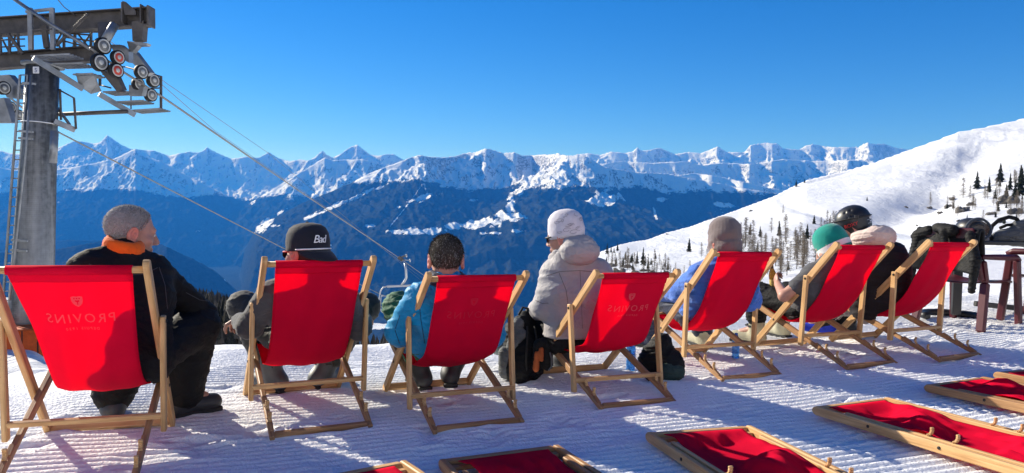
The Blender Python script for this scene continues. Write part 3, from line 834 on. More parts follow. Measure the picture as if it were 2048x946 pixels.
# sheave wheels: hub faces the valley station side
def sheave(px, py, d, r, red=False):
    c = T(px, py, d); axd = Vector((.92, -.38, 0)).normalized()
    mb = MB(); mb.lathe(c, axd, [(r, -.05), (r, .05)] , 26); mb.lathe(c, axd, [(r * .98, .05), (r, .045)], 26)
    w_ = tpart("sheave_wheel", mb, M['rubber'])
    mb = MB(); mb.lathe(c, axd, [(r * .80, .040), (r * .82, .058), (r * .70, .066), (r * .64, .054), (r * .30, .058), (r * .26, .075), (r * .10, .078)], 26)
    link("sheave_rim", mb.mesh("sheave_rim", M['wheel'], TO), w_)
    mb = MB(); mb.lathe(c, axd, [(r * .62, .052), (r * .62, .0605), (r * .28, .0625)], 22)
    link("sheave_disc", mb.mesh("sheave_disc", M['wheel_red'] if red else M['wheel_disc'], TO), w_)
for a in ((205, 92, 15.9, .185), (199, 125, 15.8, .195), (235, 115, 16.2, .16, True), (232, 141, 16.0, .165, True), (282, 144, 16.8, .165), (306, 161, 17.3, .165), (276, 168, 17.1, .15), (301, 190, 17.4, .16)):
    sheave(*a)
# the other side of the head, largely behind the tube
for pts, dd in (([(0, 152), (24, 150), (48, 178), (50, 200), (20, 196)], 18.5), ([(-10, 200), (14, 196), (30, 246), (-10, 246)], 18.2)):
    mb = MB(); mb.prism([T(p[0], p[1], dd) for p in pts], X_ * .6 + Y_ * .8, .14); tpart("rocker_beam", mb, S_)
for a in ((20, 214, 18.3, .14), (36, 230, 18.6, .14), (6, 176, 18.2, .17)): sheave(*a)
mb = MB(); mb.bar(T(108, 242, 16.6), T(150, 260, 16.9), Z_, .12, .10, .004); tpart("lower_bracket", mb, S_)
for a, b_ in (((148, 196), (152, 258)), ((112, 200), (114, 240)), ((120, 178), (122, 240))):
    mb = MB(); mb.bar(T(*a, 16.8), T(*b_, 16.8), X_, .04, .04, .003); tpart("rail_post", mb, SD_)
mb = MB(); mb.tube([T(108, 174, 16.8), T(148, 196, 16.8)], .02, 6); tpart("hand_rail", mb, SD_)
mb = MB(); mb.bar(T(108, 206, 16.9), T(140, 250, 16.9), X_, .05, .06, .004); tpart("brace", mb, S_)
mb = MB(); mb.tube([T(106, 229, 17.2), T(255, 223, 17.2)], .05, 8); tpart("tie_bar", mb, SD_)
mb = MB(); mb.tube([T(62, 150, 16.0), T(52, 300, 16.0), T(20, 600, 16.0)], .022, 6); tpart("cable_conduit", mb, S_)
# ladder
la, lb = T(40, 150, 16.4), T(4, 620, 16.4); lc, ld = T(56, 150, 16.4), T(20, 620, 16.4)
for a, b_ in ((la, lb), (lc, ld)):
    mb = MB(); mb.bar(a, b_, X_, .05, .03, .003); tpart("ladder_rail", mb, S_)
for k in range(26):
    t = k / 25; mb = MB(); mb.tube([la.lerp(lb, t), lc.lerp(ld, t)], .014, 6); tpart("ladder_rung", mb, S_)
for py in (166, 262, 276, 480, 500):
    mb = MB(); mb.bar(T(46 - (py - 150) * .07, py, 16.2), T(72 - (py - 150) * .05, py + 2, 16.2), Z_, .05, .05, .004); tpart("ladder_bracket", mb, S_)

# haul ropes and the thin signal lines
def rope(name, pts, r, label):
    mb = MB(); P = [Vector(p) for p in pts]
    out = []
    for a, b_ in zip(P[:-1], P[1:]): out += [a.lerp(b_, t) for t in np.linspace(0, 1, 14, endpoint=False)]
    out.append(P[-1]); mb.tube(out, r, 8)
    o = mb.build(name, M['cable']); tag(o, label, "cable", "cables of the chairlift"); return o
rope("haul_rope", [at(180, 96, 15.6), at(250, 146, 16.6), at(322, 192, 17.7), at(600, 383, 32), at(800, 517, 57), at(900, 588, 95)], .026, "thick dark haul rope running from the sheave wheels down to the lift chair")
rope("haul_rope", [at(0, 178, 18.5), at(40, 212, 19.2), at(120, 266, 22.6), at(560, 493, 44), at(760, 588, 70), at(850, 622, 100)], .026, "lower haul rope leaving behind the tower tube and passing the black cap")
rope("signal_line", [at(100, -20, 15.5), at(128, 14, 16.2), at(335, 168, 24), at(535, 305, 40), at(700, 442, 70), at(900, 610, 140)], .010, "thin signal line highest in the sky above the haul ropes")
rope("signal_line", [at(320, 166, 17.8), at(430, 262, 24), at(700, 448, 48), at(850, 560, 80)], .008, "thin signal line between the upper haul rope and the highest line")

# a chair on the rope
D_ = 56.0
ch = thing("lift_chair", "empty silver chairlift carrier hanging from the haul rope, half behind the blue jacket", "lift chair", at(800, 517, D_))
CO = Vector(ch.location)
def cpart(name, mb, m_=None): return link(name, mb.mesh(name, m_ or M['alu'], CO), ch)
M['alu'] = simple("pale_aluminium", (0.42, 0.43, 0.45), 0.4, 0.12, 2.0, 0, 0.6)
C = lambda px, py, dd=0: at(px, py, D_ + dd)
mb = MB(); mb.bar(C(797, 514), C(806, 521), Z_, .26, .3, .02); mb.bar(C(803, 514), C(812, 511), Z_, .12, .12, .02); cpart("rope_grip", mb, M['steel_dark'])
for px, py in ((813, 511.5), (820, 521)):
    mb = MB(); mb.lathe(C(px, py), CAM_X, [(.08, -.05), (.13, -.04), (.13, .04), (.08, .05)], 12); cpart("grip_roller", mb)
mb = MB(); mb.tube([C(808, 520), C(820, 520.5)], .03, 6); cpart("roller_arm", mb)
mb = MB(); mb.tube([C(810, 526), C(812, 540), C(812.5, 556), C(809, 563), C(803, 570)], .09, 10); cpart("hanger_arm", mb)
mb = MB(); mb.bar(C(774, 573), C(836, 570.5), Z_, .16, .16, .02); cpart("yoke_beam", mb)
for px, s in ((776, -1), (834, 1)):
    mb = MB(); mb.tube([C(px, 572), C(px + s * 10, 575), C(px + s * 15, 582), C(px + s * 19, 603), C(px + s * 13, 623), C(px + s * 4, 628)], .055, 8); cpart("side_frame", mb)
    mb = MB(); mb.tube([C(px + s * 1, 592), C(px + s * 14, 592), C(px + s * 15, 612), C(px + s * 10, 616)], .04, 6); cpart("armrest", mb)
mb = MB(); mb.bar(C(778, 616), C(832, 614), Z_, .5, .08, .03); cpart("seat_back", mb, M['black'])
mb = MB(); mb.bar(C(776, 626, -.2), C(834, 624, -.2), Y_, .55, .1, .03); cpart("seat", mb, M['black'])
mb = MB(); mb.tube([C(780, 640, -.5), C(832, 638, -.5)], .04, 6); cpart("footrest", mb)

# padded mat wrapped round the foot of the tower
mt = thing("crash_mat", "orange padded mat with dark seams wrapped round the foot of the lift tower", "crash mat", (TC.x, TC.y, h1(TC.x, TC.y) - .3))
MO = Vector(mt.location)
ctr = at(46, 690, 16.2); n_ = 30
mb = MB(); V = []
for zz in (-1.2, -.6, .0, .42, .45):
    for j in range(n_):
        a = 2 * math.pi * j / n_; k = 1 + .03 * math.cos(15 * a); r = .74 * k if zz < .44 else .5
        V.append(ctr + Vector((math.cos(a) * r, math.sin(a) * r * .9, zz)))
F_ = [(i * n_ + j, i * n_ + (j + 1) % n_, (i + 1) * n_ + (j + 1) % n_, (i + 1) * n_ + j) for i in range(4) for j in range(n_)] + [tuple(4 * n_ + j for j in range(n_))]
mb.add(V, F_, None, False); link("padding", mb.mesh("padding", M['orange'], MO), mt)
for j in range(0, n_, 2):
    a = 2 * math.pi * (j + .0) / n_ + math.pi / 15; mb = MB()
    p = ctr + Vector((math.cos(a) * .728, math.sin(a) * .655, 0)); mb.bar(p - Z_ * 1.1, p + Z_ * .42, Vector((-math.sin(a), math.cos(a), 0)), .022, .012, .003)
    link("seam", mb.mesh("seam", M['black_seam'], MO), mt)
# ------------------------------------------------------------------ deck chairs
SC = 0.93
LA, LB, AP, BP, CA_, LC, OV = [SC * q for q in (1.226, 1.0, 0.353, 0.746, 0.376, 0.481, 0.04)]
WA, WB, WC = SC * .285, SC * .252, SC * .314
CHAIRS = {1: (-1.765, 2.807, 18.0, .932), 2: (-.962, 3.706, 26.3, .939), 3: (-.149, 3.843, 23.8, .968), 4: (.79, 4.301, 21.5, .975),
          5: (1.703, 4.983, 21.8, .944), 6: (2.693, 5.285, 24.2, .938), 7: (3.455, 5.461, 27.3, .943)}
CH = {}
for k, (x, y, a, D) in CHAIRS.items():
    x, y = x * SC, y * SC
    a = math.radians(a)
    CH[k] = dict(o=Vector((x, y, h1(x, y) + 0.004)), R=Vector((math.cos(a), math.sin(a), 0)), F=Vector((-math.sin(a), math.cos(a), 0)), a=a, D=D * SC)

def chair_geom(D):
    px = (BP ** 2 - AP ** 2 + D ** 2) / (2 * D); pz = math.sqrt(BP ** 2 - px ** 2)
    A0, P = Vector((D, 0)), Vector((px, pz))
    ua = (P - A0) / AP; At = A0 + ua * LA; C = At - ua * CA_
    ub = P / BP
    t = ub.dot(C); q = LC ** 2 - (C.dot(C) - t * t); tt = t - math.sqrt(q)
    N = ub * tt; dc = (N - C) / LC
    return dict(A0=A0, At=At, ua=ua, C=C, ub=ub, N=N, dc=dc, P=P, BF=ub * LB, tt=tt)

def spline(pts, n):
    """smooth curve through 2D points, evenly spaced"""
    pts = [Vector(p) for p in pts]; out = []
    ext = [pts[0] * 2 - pts[1]] + pts + [pts[-1] * 2 - pts[-2]]
    for i in range(1, len(ext) - 2):
        p0, p1, p2, p3 = ext[i - 1], ext[i], ext[i + 1], ext[i + 2]
        for k in range(24):
            t = k / 24
            out.append(.5 * ((2 * p1) + (p2 - p0) * t + (2 * p0 - 5 * p1 + 4 * p2 - p3) * t * t + (3 * p1 - p0 - 3 * p2 + p3) * t ** 3))
    out.append(pts[-1])
    L = [0]
    for a, b in zip(out[:-1], out[1:]): L.append(L[-1] + (b - a).length)
    res = []
    for k in range(n):
        s_ = L[-1] * k / (n - 1); i = min(int(np.searchsorted(L, s_, side='right')) - 1, len(out) - 2)
        f = (s_ - L[i]) / max(L[i + 1] - L[i], 1e-9); res.append(out[i].lerp(out[i + 1], f))
    return res, L[-1]

def fabric_path(G, sag):
    """side profile (v, z) of the hanging canvas, from the top bar down and up to the front bar"""
    At, BF = G['At'] - G['ua'] * .035, G['BF'] - G['ub'] * .03
    pts = [At, At + Vector((.045, -.14)), At + Vector((.122, -.32)), At + Vector((.205, -.445)), Vector((At.x + .315, sag + .042)), Vector((At.x + .47, sag)), Vector((BF.x - .15, sag + (BF.y - sag) * .42)), BF]
    return spline(pts, 60)

HWF = 0.212          # half width of the canvas
def fabric_fn(G, sag, pull=0.0):
    path, L = fabric_path(G, sag)
    def pos(u, s_):
        """u in metres across, s_ in metres along from the top; local (u, v, z)"""
        f = min(max(s_ / L, 0), 1) * 59; i = min(int(f), 58); p = path[i].lerp(path[i + 1], f - i)
        t = (path[i + 1] - path[i]).normalized(); nrm = Vector((-t.y, t.x))     # (v, z) normal: towards the sitter
        k = (u / HWF) ** 2
        bow = .030 * k * math.sin(math.pi * min(1, s_ / L) ** .8)                 # the middle hangs lower than the edges
        rip = .0035 * math.sin(9 * u / HWF + 7 * s_) * math.sin(math.pi * s_ / L) + .006 * math.sin(26 * (abs(u) - .55 * s_)) * math.exp(-((s_ - .22) / .22) ** 2) * (abs(u) / HWF) + .0022 * math.sin(31 * u + 4 * s_) * math.sin(math.pi * s_ / L)
        q = p + nrm * (bow + rip)
        u2 = u * (1 - .035 * math.sin(math.pi * s_ / L)) + pull * (HWF - u) / (2 * HWF) * math.sin(math.pi * min(1, max(0, s_ / L)))
        return Vector((u2, q.x, q.y)), nrm
    return pos, L

def grid_mesh(name, fn, us, ss, m_, parent, thick=0.0022):
    V, T = [], []
    for s_ in ss:
        for u in us: V.append(fn(u, s_))
    me = mesh_np(name, [tuple(v) for v in V], grid_faces(len(ss), len(us)), m_)
    o = link(name, me, parent)
    if thick:
        md_ = o.modifiers.new("thickness", 'SOLIDIFY'); md_.thickness = thick; md_.offset = 0
    return o

def shield_faces(figure=False):
    """small crest: a shield, and on it three dots and a tree"""
    V, Fs = [], []
    def poly(pts):
        b = len(V); V.extend([(x, y, 0) for x, y in pts]); Fs.append(tuple(range(b, b + len(pts))))
    if not figure:
        poly([(-1, .9), (-.5, 1.0), (0, .92), (.5, 1.0), (1, .9), (1.0, .1), (.8, -.5), (.45, -.9), (0, -1.2), (-.45, -.9), (-.8, -.5), (-1.0, .1)])
    else:
        for cx_ in (-.45, 0, .45):
            poly([(cx_ + .15 * math.cos(a), .55 + .15 * math.sin(a)) for a in np.linspace(0, 2 * math.pi, 8, endpoint=False)])
        poly([(-.09, -.75), (.09, -.75), (.09, -.25), (-.09, -.25)])
        poly([(-.42, .0), (-.09, -.25), (.09, -.25), (.42, .0), (.3, .26), (0, .12), (-.3, .26)])
    return np.array(V), Fs

def notch_hook(mb, p, along, up, side):
    """curved wooden claw on the seat rail that catches the prop bar"""
    pts = []
    for k in range(7):
        a = -.2 + k * .36
        pts.append(p + along * (.018 * math.sin(a) - .006) + up * (.030 - .024 * math.cos(a) + .006 * k / 6))
    for a, b in zip(pts[:-1], pts[1:]):
        mb.bar(a, b, side, .018, .011, .002)

WD = M['wood']
def deck_chair(k, label, sag=.215, prints=True, print_text="full"):
    c = CH[k]; G = chair_geom(c['D'])
    root = thing("deck_chair", label, "deck chair", c['o'], c['a'], "red deck chairs in a row on the snow")
    X_ = Vector((1, 0, 0))
    V3 = lambda u, p: Vector((u, p.x, p.y))
    nA = Vector((0, -G['ua'].y, G['ua'].x)); nB = Vector((0, -G['ub'].y, G['ub'].x))
    for s in (-1, 1):
        MB().bar(V3(s * WA, G['A0'] - G['ua'] * .0), V3(s * WA, G['At'] + G['ua'] * .012), nA, .047, .025, .004, True).build("back_rail", WD, root)
        # seat rail: solid front, stepped notches towards the rear
        q = MB(); q.bar(V3(s * WB, G['ub'] * (G['tt'] + .05)), V3(s * WB, G['BF']), nB, .042, .024, .004)
        q.bar(V3(s * WB, G['ub'] * .0), V3(s * WB, G['ub'] * (G['tt'] + .052)), nB, .026, .0235, .003)
        for j, t in enumerate((.07, .17, .27)):
            q.bar(V3(s * WB, G['ub'] * (t - .03)) + nB * .011, V3(s * WB, G['ub'] * (t + .035)) + nB * .018, nB, .014, .0225, .003)
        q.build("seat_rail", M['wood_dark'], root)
        for t in (.11, .21):
            hk = MB(); notch_hook(hk, V3(s * WB, G['ub'] * t) + nB * .018, Vector((0, G['ub'].x, G['ub'].y)), nB, X_)
            hk.build("catch_hook", WD, root)
        MB().bar(V3(s * WC, G['C'] - G['dc'] * .022), V3(s * WC, G['N'] + G['dc'] * OV), Vector((0, -G['dc'].y, G['dc'].x)), .040, .022, .004, False).build("prop_leg", WD, root)
        for P, w_ in ((G['C'], WC), (G['P'], WA)):
            b = MB(); b.lathe(V3(s * w_, P) + X_ * s * .010, X_ * s, [(.0085, 0), (.0085, .004), (.005, .006)], 10)
            b.build("bolt", M['bolt'], root)
    MB().tube([V3(-WA + .01, G['At'] - G['ua'] * .035), V3(WA - .01, G['At'] - G['ua'] * .035)], .0145, 12).build("top_bar", WD, root)
    MB().bar(V3(-WA + .012, G['A0'] + G['ua'] * .03), V3(WA - .012, G['A0'] + G['ua'] * .03), nA, .040, .021, .003).build("front_bar", WD, root)
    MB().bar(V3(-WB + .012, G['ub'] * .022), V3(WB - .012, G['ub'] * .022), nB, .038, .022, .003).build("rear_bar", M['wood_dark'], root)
    MB().bar(V3(-WC, G['N'] - G['dc'] * .004) + nB * .030, V3(WC, G['N'] - G['dc'] * .004) + nB * .030, nB, .024, .020, .003).build("prop_bar", WD, root)
    MB().tube([V3(-WB + .01, G['BF'] - G['ub'] * .03), V3(WB - .01, G['BF'] - G['ub'] * .03)], .013, 10).build("seat_bar", WD, root)
    pos, L = fabric_fn(G, sag, .07 if k == 1 else 0)
    us = np.linspace(-HWF, HWF, 25); ss = np.linspace(0, L, 70)
    fab = grid_mesh("canvas_seat", lambda u, s_: pos(u, s_)[0], us, ss, M['canvas'], root)
    hem = MB()
    tb = V3(0, G['At'] - G['ua'] * .035)
    hem.tube([tb - X_ * HWF, tb + X_ * HWF], .0185, 14)
    h_ = hem.build("top_hem", M['canvas'], fab)
    def band(u, s_):
        p, nrm = pos(u, s_); return p - Vector((0, nrm.x, nrm.y)) * .0045
    grid_mesh("hem_band", band, np.linspace(-HWF, HWF, 19), np.linspace(.004, .050, 6), M['canvas'], fab, .0016)
    st = MB()
    for s in (-1, 1): pass
    # printed crest and name on the sitter's side show mirrored from behind
    if prints:
        def put(name, V, Fs, s0, scale, mirror=True, off=.0032, mt=None):
            Q = []
            for (x, y, z) in V:
                u = -x * scale if mirror else x * scale
                p, nrm = pos(u, s0 - y * scale)
                Q.append(p - Vector((0, nrm.x, nrm.y)) * off)
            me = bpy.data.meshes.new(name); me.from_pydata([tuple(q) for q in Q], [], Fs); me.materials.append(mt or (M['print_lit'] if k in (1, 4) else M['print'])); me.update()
            return link(name, me, fab)
        V, Fs = shield_faces(); put("crest_print", V, Fs, .130, .021); V, Fs = shield_faces(True); put("crest_figure", V, Fs, .130, .021, True, .0042, M['canvas'])
        V, Fs = text_mesh("PROVINS", 1.0, 0, 1.28); put("name_print", V, Fs, .225, .056)
        V, Fs = text_mesh("DEPUIS 1930", 1.0, 0, 1.5); put("date_print", V, Fs, .258, .017)
    return root, pos, L

_cl = {1: "nearest red deck chair at the left edge with a mirrored PROVINS print",
       2: "red deck chair carrying the man in the backwards black cap",
       3: "red deck chair carrying the grey-haired man in the bright blue jacket",
       4: "red deck chair with a lit crest print, carrying the person in the cream jacket",
       5: "red deck chair carrying the person in the blue hoodie and taupe beanie",
       6: "red deck chair carrying the person in the teal beanie who holds a beer",
       7: "red deck chair furthest right in the row, next to the burgundy plastic chair"}
_sag = {1: .25, 2: .215, 3: .20, 4: .20, 5: .22, 6: .22, 7: .22}
for k in CHAIRS: CH[k]['root'], CH[k]['pos'], CH[k]['L'] = deck_chair(k, _cl[k], _sag[k], k in (1, 3, 4))

# folded chairs lying flat on the snow
def folded_chair(px0, py0, px1, py1, label, seed, LEN=1.14):
    """(px0,py0)-(px1,py1): photo pixels of the two far corners of the frame"""
    a, b = ray_ground(px0, py0), ray_ground(px1, py1)
    a, b = ray_ground(px0, py0 + .052 * F_PX / a.y), ray_ground(px1, py1 + .052 * F_PX / b.y)     # the pixels mark the top of the frame
    mid = (a + b) / 2; ax = (b - a).normalized(); ang = math.atan2(ax.y, ax.x)
    root = thing("folded_deck_chair", label, "deck chair", (mid.x, mid.y, h1(mid.x, mid.y) + .012), ang, "folded deck chairs lying on the snow")
    fw = Vector((-math.sin(ang), math.cos(ang), 0)); end = mid - fw * LEN
    if end.y > .7: root.rotation_euler = (-math.atan2(h1(end.x, end.y) - h1(mid.x, mid.y), LEN), 0, ang)
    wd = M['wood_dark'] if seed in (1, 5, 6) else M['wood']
    Z_ = Vector((0, 0, 1)); X_ = Vector((1, 0, 0)); r_ = random.Random(seed)
    for s in (-1, 1):
        MB().bar((s * WA, -LEN, .022), (s * WA, .0, .022), Z_, .047, .025, .004, True).build("back_rail", wd, root)
        MB().bar((s * WB * .97, -LEN + .03, .030), (s * WB * .97, -.17, .026), Z_, .040, .023, .004).build("seat_rail", wd, root)
        for t in (.62, .74):
            hk = MB(); notch_hook(hk, Vector((s * WB * .97, -t, .046)), Vector((0, -1, 0)), Z_, X_)
            hk.build("catch_hook", wd, root)
        for t in (.34, .70):
            bb = MB(); bb.lathe((s * (WA + .0115), -t, .024), X_ * s, [(.008, 0), (.008, .003), (.005, .005)], 10)
            bb.build("bolt", M['bolt'], root)
            bb = MB(); bb.lathe((s * (WA - .0115), -t, .030), X_ * -s, [(.008, 0), (.008, .003), (.005, .005)], 10)
            bb.build("bolt", M['bolt'], root)
    MB().bar((-WA + .012, -.012, .026), (WA - .012, -.012, .026), Vector((0, 1, 0)), .034, .022, .004).build("top_bar", wd, root)
    MB().bar((-WA + .012, -.062, .016), (WA - .012, -.062, .016), Vector((0, 1, 0)), .030, .018, .004).build("cross_bar", wd, root)
    MB().bar((-WA + .012, -LEN + .03, .022), (WA - .012, -LEN + .03, .022), Vector((0, 1, 0)), .034, .022, .004).build("front_bar", wd, root)
    ox = seed * 7.7
    def f(u, s_):
        e = 1 - (u / HWF) ** 2
        fold = .048 * fbm(np.array([u * 7 + ox]), np.array([s_ * 4.2 + ox]), 3, 5)[0] + .030 * math.sin(s_ * 10 + u * 7 + seed)
        env = min(1, (s_ - .05) / .10) * min(1, (LEN - .05 - s_) / .1)
        z = .040 - .018 * e * env + max(-.018, fold) * env * (.35 + .65 * e)
        return Vector((u * (.99 - .08 * abs(math.sin(s_ * 3 + seed)) * env), -s_, max(z, .006)))
    grid_mesh("canvas_seat", f, np.linspace(-HWF, HWF, 26), np.linspace(.05, LEN - .04, 66), M['canvas'], root)
    return root
folded_chair(598, 962, 757, 930, "folded deck chair showing only a pale corner at the bottom edge left of centre", 3)
folded_chair(882, 921, 1108, 890, "folded deck chair lying in deep shade at the bottom centre with dark weathered frame", 1)
folded_chair(1296, 868, 1492, 849, "folded deck chair with sunlit right rail, lying behind the chair with the crest print", 2)
folded_chair(1626, 817, 1768, 793, "folded deck chair with two curved hooks showing on its sunlit canvas at lower right", 4)
folded_chair(1852, 774, 1958, 752, "folded deck chair cut by the right edge, canvas half in shade, second from the table", 5)
folded_chair(1994, 748, 2092, 730, "folded deck chair corner at the right edge, nearest to the plastic table", 6)
# ------------------------------------------------------------------ soft bodies: smooth-blended solids turned into one mesh
def V_(p): return np.array(p, np.float32)

def snet(prims, vox=0.009, pad=0.03):
    """prims: ('cap', a, b, ra, rb, k) | ('ell', c, R, radii, k) | ('sub', c, R, radii, k) | ('cut', point, normal, k)"""
    lo = np.full(3, 1e9); hi = np.full(3, -1e9)
    for p in prims:
        if p[0] == 'cap':
            r = max(p[3], p[4]); a, b = V_(p[1]), V_(p[2])
            lo = np.minimum(lo, np.minimum(a, b) - r); hi = np.maximum(hi, np.maximum(a, b) + r)
        elif p[0] == 'ell':
            r = max(p[3]); lo = np.minimum(lo, V_(p[1]) - r); hi = np.maximum(hi, V_(p[1]) + r)
    lo -= pad; hi += pad
    n = np.ceil((hi - lo) / vox).astype(int) + 1
    ax = [lo[i] + np.arange(n[i]) * vox for i in range(3)]
    Fd = np.full(n, 0.3, np.float32)
    def region(c0, c1):
        s = []
        for i in range(3):
            a = max(0, int((c0[i] - lo[i]) / vox)); b = min(n[i], int((c1[i] - lo[i]) / vox) + 2)
            s.append(slice(a, max(b, a + 1)))
        return tuple(s)
    for p in prims:
        kind, k = p[0], p[-1]
        if kind == 'cut':
            c, nn = V_(p[1]), V_(p[2]); nn = nn / np.linalg.norm(nn)
            d = ((ax[0] - c[0]) * nn[0])[:, None, None] + ((ax[1] - c[1]) * nn[1])[None, :, None] + ((ax[2] - c[2]) * nn[2])[None, None, :]
            Fd = np.maximum(Fd, d.astype(np.float32)); continue
        if kind == 'cap':
            a, b, ra, rb = V_(p[1]), V_(p[2]), p[3], p[4]; m = max(ra, rb) + k + 2.5 * vox
            s = region(np.minimum(a, b) - m, np.maximum(a, b) + m)
            x, y, z = ax[0][s[0]][:, None, None], ax[1][s[1]][None, :, None], ax[2][s[2]][None, None, :]
            ab = b - a; L = float(ab @ ab) + 1e-12
            t = np.clip(((x - a[0]) * ab[0] + (y - a[1]) * ab[1] + (z - a[2]) * ab[2]) / L, 0, 1)
            d = np.sqrt((x - a[0] - t * ab[0]) ** 2 + (y - a[1] - t * ab[1]) ** 2 + (z - a[2] - t * ab[2]) ** 2) - (ra + (rb - ra) * t)
        else:
            c, R, rad = V_(p[1]), np.array(p[2], np.float32), V_(p[3]); m = float(max(rad)) + k + 2.5 * vox
            s = region(c - m, c + m)
            x, y, z = ax[0][s[0]][:, None, None] - c[0], ax[1][s[1]][None, :, None] - c[1], ax[2][s[2]][None, None, :] - c[2]
            q = [x * R[0, i] + y * R[1, i] + z * R[2, i] for i in range(3)]
            k0 = np.sqrt(sum((q[i] / rad[i]) ** 2 for i in range(3))); k1 = np.sqrt(sum((q[i] / rad[i] ** 2) ** 2 for i in range(3)))
            d = k0 * (k0 - 1) / np.maximum(k1, 1e-6)
        d = d.astype(np.float32)
        if kind == 'sub':
            e = -d; h = np.maximum(k - np.abs(Fd[s] - e), 0) / max(k, 1e-6)
            Fd[s] = np.maximum(Fd[s], e) + h * h * k * .25
        else:
            h = np.maximum(k - np.abs(Fd[s] - d), 0) / max(k, 1e-6)
            Fd[s] = np.minimum(Fd[s], d) - h * h * k * .25
    # surface nets
    S = Fd < 0
    c = np.zeros(n - 1, np.int8)
    for i in (0, 1):
        for j in (0, 1):
            for l in (0, 1): c += S[i:n[0] - 1 + i, j:n[1] - 1 + j, l:n[2] - 1 + l]
    act = (c > 0) & (c < 8)
    I = np.argwhere(act)
    idx = np.full(act.shape, -1, np.int64); idx[act] = np.arange(len(I))
    acc = np.zeros((len(I), 3)); cnt = np.zeros(len(I))
    cor = [(i, j, l) for i in (0, 1) for j in (0, 1) for l in (0, 1)]
    val = {q: Fd[I[:, 0] + q[0], I[:, 1] + q[1], I[:, 2] + q[2]] for q in cor}
    for q in cor:
        for d_ in range(3):
            if q[d_] == 0:
                r = list(q); r[d_] = 1; r = tuple(r)
                a, b = val[q], val[r]; m = (a < 0) != (b < 0)
                t = np.where(m, a / np.where(m, a - b, 1), 0)
                P = np.array(q, float)[None, :] + np.eye(3)[d_][None, :] * t[:, None]
                acc += np.where(m[:, None], P, 0); cnt += m
    Vt = (I + acc / cnt[:, None]) * vox + lo
    Q = []
    for d_ in range(3):
        sl0 = [slice(1, None)] * 3; sl0[d_] = slice(0, None)
        a = S[tuple(slice(0, -1) if i == d_ else slice(1, -1) for i in range(3))]
        b = S[tuple(slice(1, None) if i == d_ else slice(1, -1) for i in range(3))]
        for flip, msk in ((False, a & ~b), (True, ~a & b)):
            E = np.argwhere(msk)
            if not len(E): continue
            o = E.copy()
            u, v = [(1, 2), (2, 0), (0, 1)][d_]
            o[:, u] += 1; o[:, v] += 1
            def g(du, dv):
                w_ = o.copy(); w_[:, u] -= du; w_[:, v] -= dv
                return idx[w_[:, 0], w_[:, 1], w_[:, 2]]
            q = np.stack([g(1, 1), g(0, 1), g(0, 0), g(1, 0)], 1)
            if flip: q = q[:, ::-1]
            Q.append(q)
    return Vt, np.concatenate(Q)

def vnormals(Vt, Q):
    n = np.cross(Vt[Q[:, 2]] - Vt[Q[:, 0]], Vt[Q[:, 3]] - Vt[Q[:, 1]])
    N = np.zeros_like(Vt)
    for i in range(4): np.add.at(N, Q[:, i], n)
    return N / np.maximum(np.linalg.norm(N, axis=1, keepdims=True), 1e-9)

def vsmooth(Vt, Q, it=2, lam=.5):
    for _ in range(it):
        A = np.zeros_like(Vt); C = np.zeros(len(Vt))
        for i in range(4):
            for j in (1, 3): np.add.at(A, Q[:, i], Vt[Q[:, (i + j) % 4]]); np.add.at(C, Q[:, i], 1)
        Vt = Vt + lam * (A / np.maximum(C, 1)[:, None] - Vt)
    return Vt

def creases(Vt, Q, amp, scale, seed, axis=(0, 0, 1)):
    """cloth folds pushed into the surface"""
    N = vnormals(Vt, Q)
    a = np.array(axis, float); a /= np.linalg.norm(a)
    al = Vt @ a; pr = Vt - al[:, None] * a
    x = (pr[:, 0] + .6 * pr[:, 1]) / scale + seed; y = al / (scale * .55) + .4 * pr[:, 1] / scale
    wx = x + .9 * pnoise(x * .6, y * .6, seed % 50)
    r = 1 - np.abs(pnoise(wx * .8, y, seed % 50 + 1)) * 2.0
    r2 = 1 - np.abs(pnoise(wx * 1.9 + 3, y * 1.7, seed % 50 + 2)) * 2.0
    d = amp * (np.clip(r, -.2, 1) ** 2 * .75 + .3 * np.clip(r2, -.2, 1) ** 2 - .35)
    return Vt + N * d[:, None]

def tuck(i, Vt, gap=.010):
    """press whatever would stick through the canvas of deck chair i back onto its front"""
    c = CH[i]; L = c['L']
    Y = Vt - np.array(c['o']); u = Y @ np.array(c['R']); v = Y @ np.array(c['F']); z = Y[:, 2]
    ss = np.linspace(0, L * .975, 110); pts = []; nr = []
    for s_ in ss:
        p, n_ = c['pos'](0, s_); pts.append((p[1], p[2])); nr.append((n_[0], n_[1]))
    pts, nr = np.array(pts), np.array(nr)
    sel = np.nonzero((np.abs(u) < HWF + .012) & (v < 1.0) & (v > -.2))[0]
    if not len(sel): return Vt
    d2 = (v[sel, None] - pts[None, :, 0]) ** 2 + (z[sel, None] - pts[None, :, 1]) ** 2
    k = d2.argmin(1); dv, dz = v[sel] - pts[k, 0], z[sel] - pts[k, 1]
    sd = dv * nr[k, 0] + dz * nr[k, 1]
    bow = .034 * (u[sel] / HWF) ** 2 * np.sin(np.pi * np.clip(ss[k] / L, 0, 1) ** .8) + gap
    mv = (sd < bow) & (np.sqrt(d2.min(1)) < .2) & (k > 0) & (k < 109)
    am = np.where(mv, bow - sd, 0)
    out = Vt.copy()
    out[sel] += np.array(c['F'])[None, :] * (am * nr[k, 0])[:, None]
    out[sel, 2] += am * nr[k, 1]
    return out

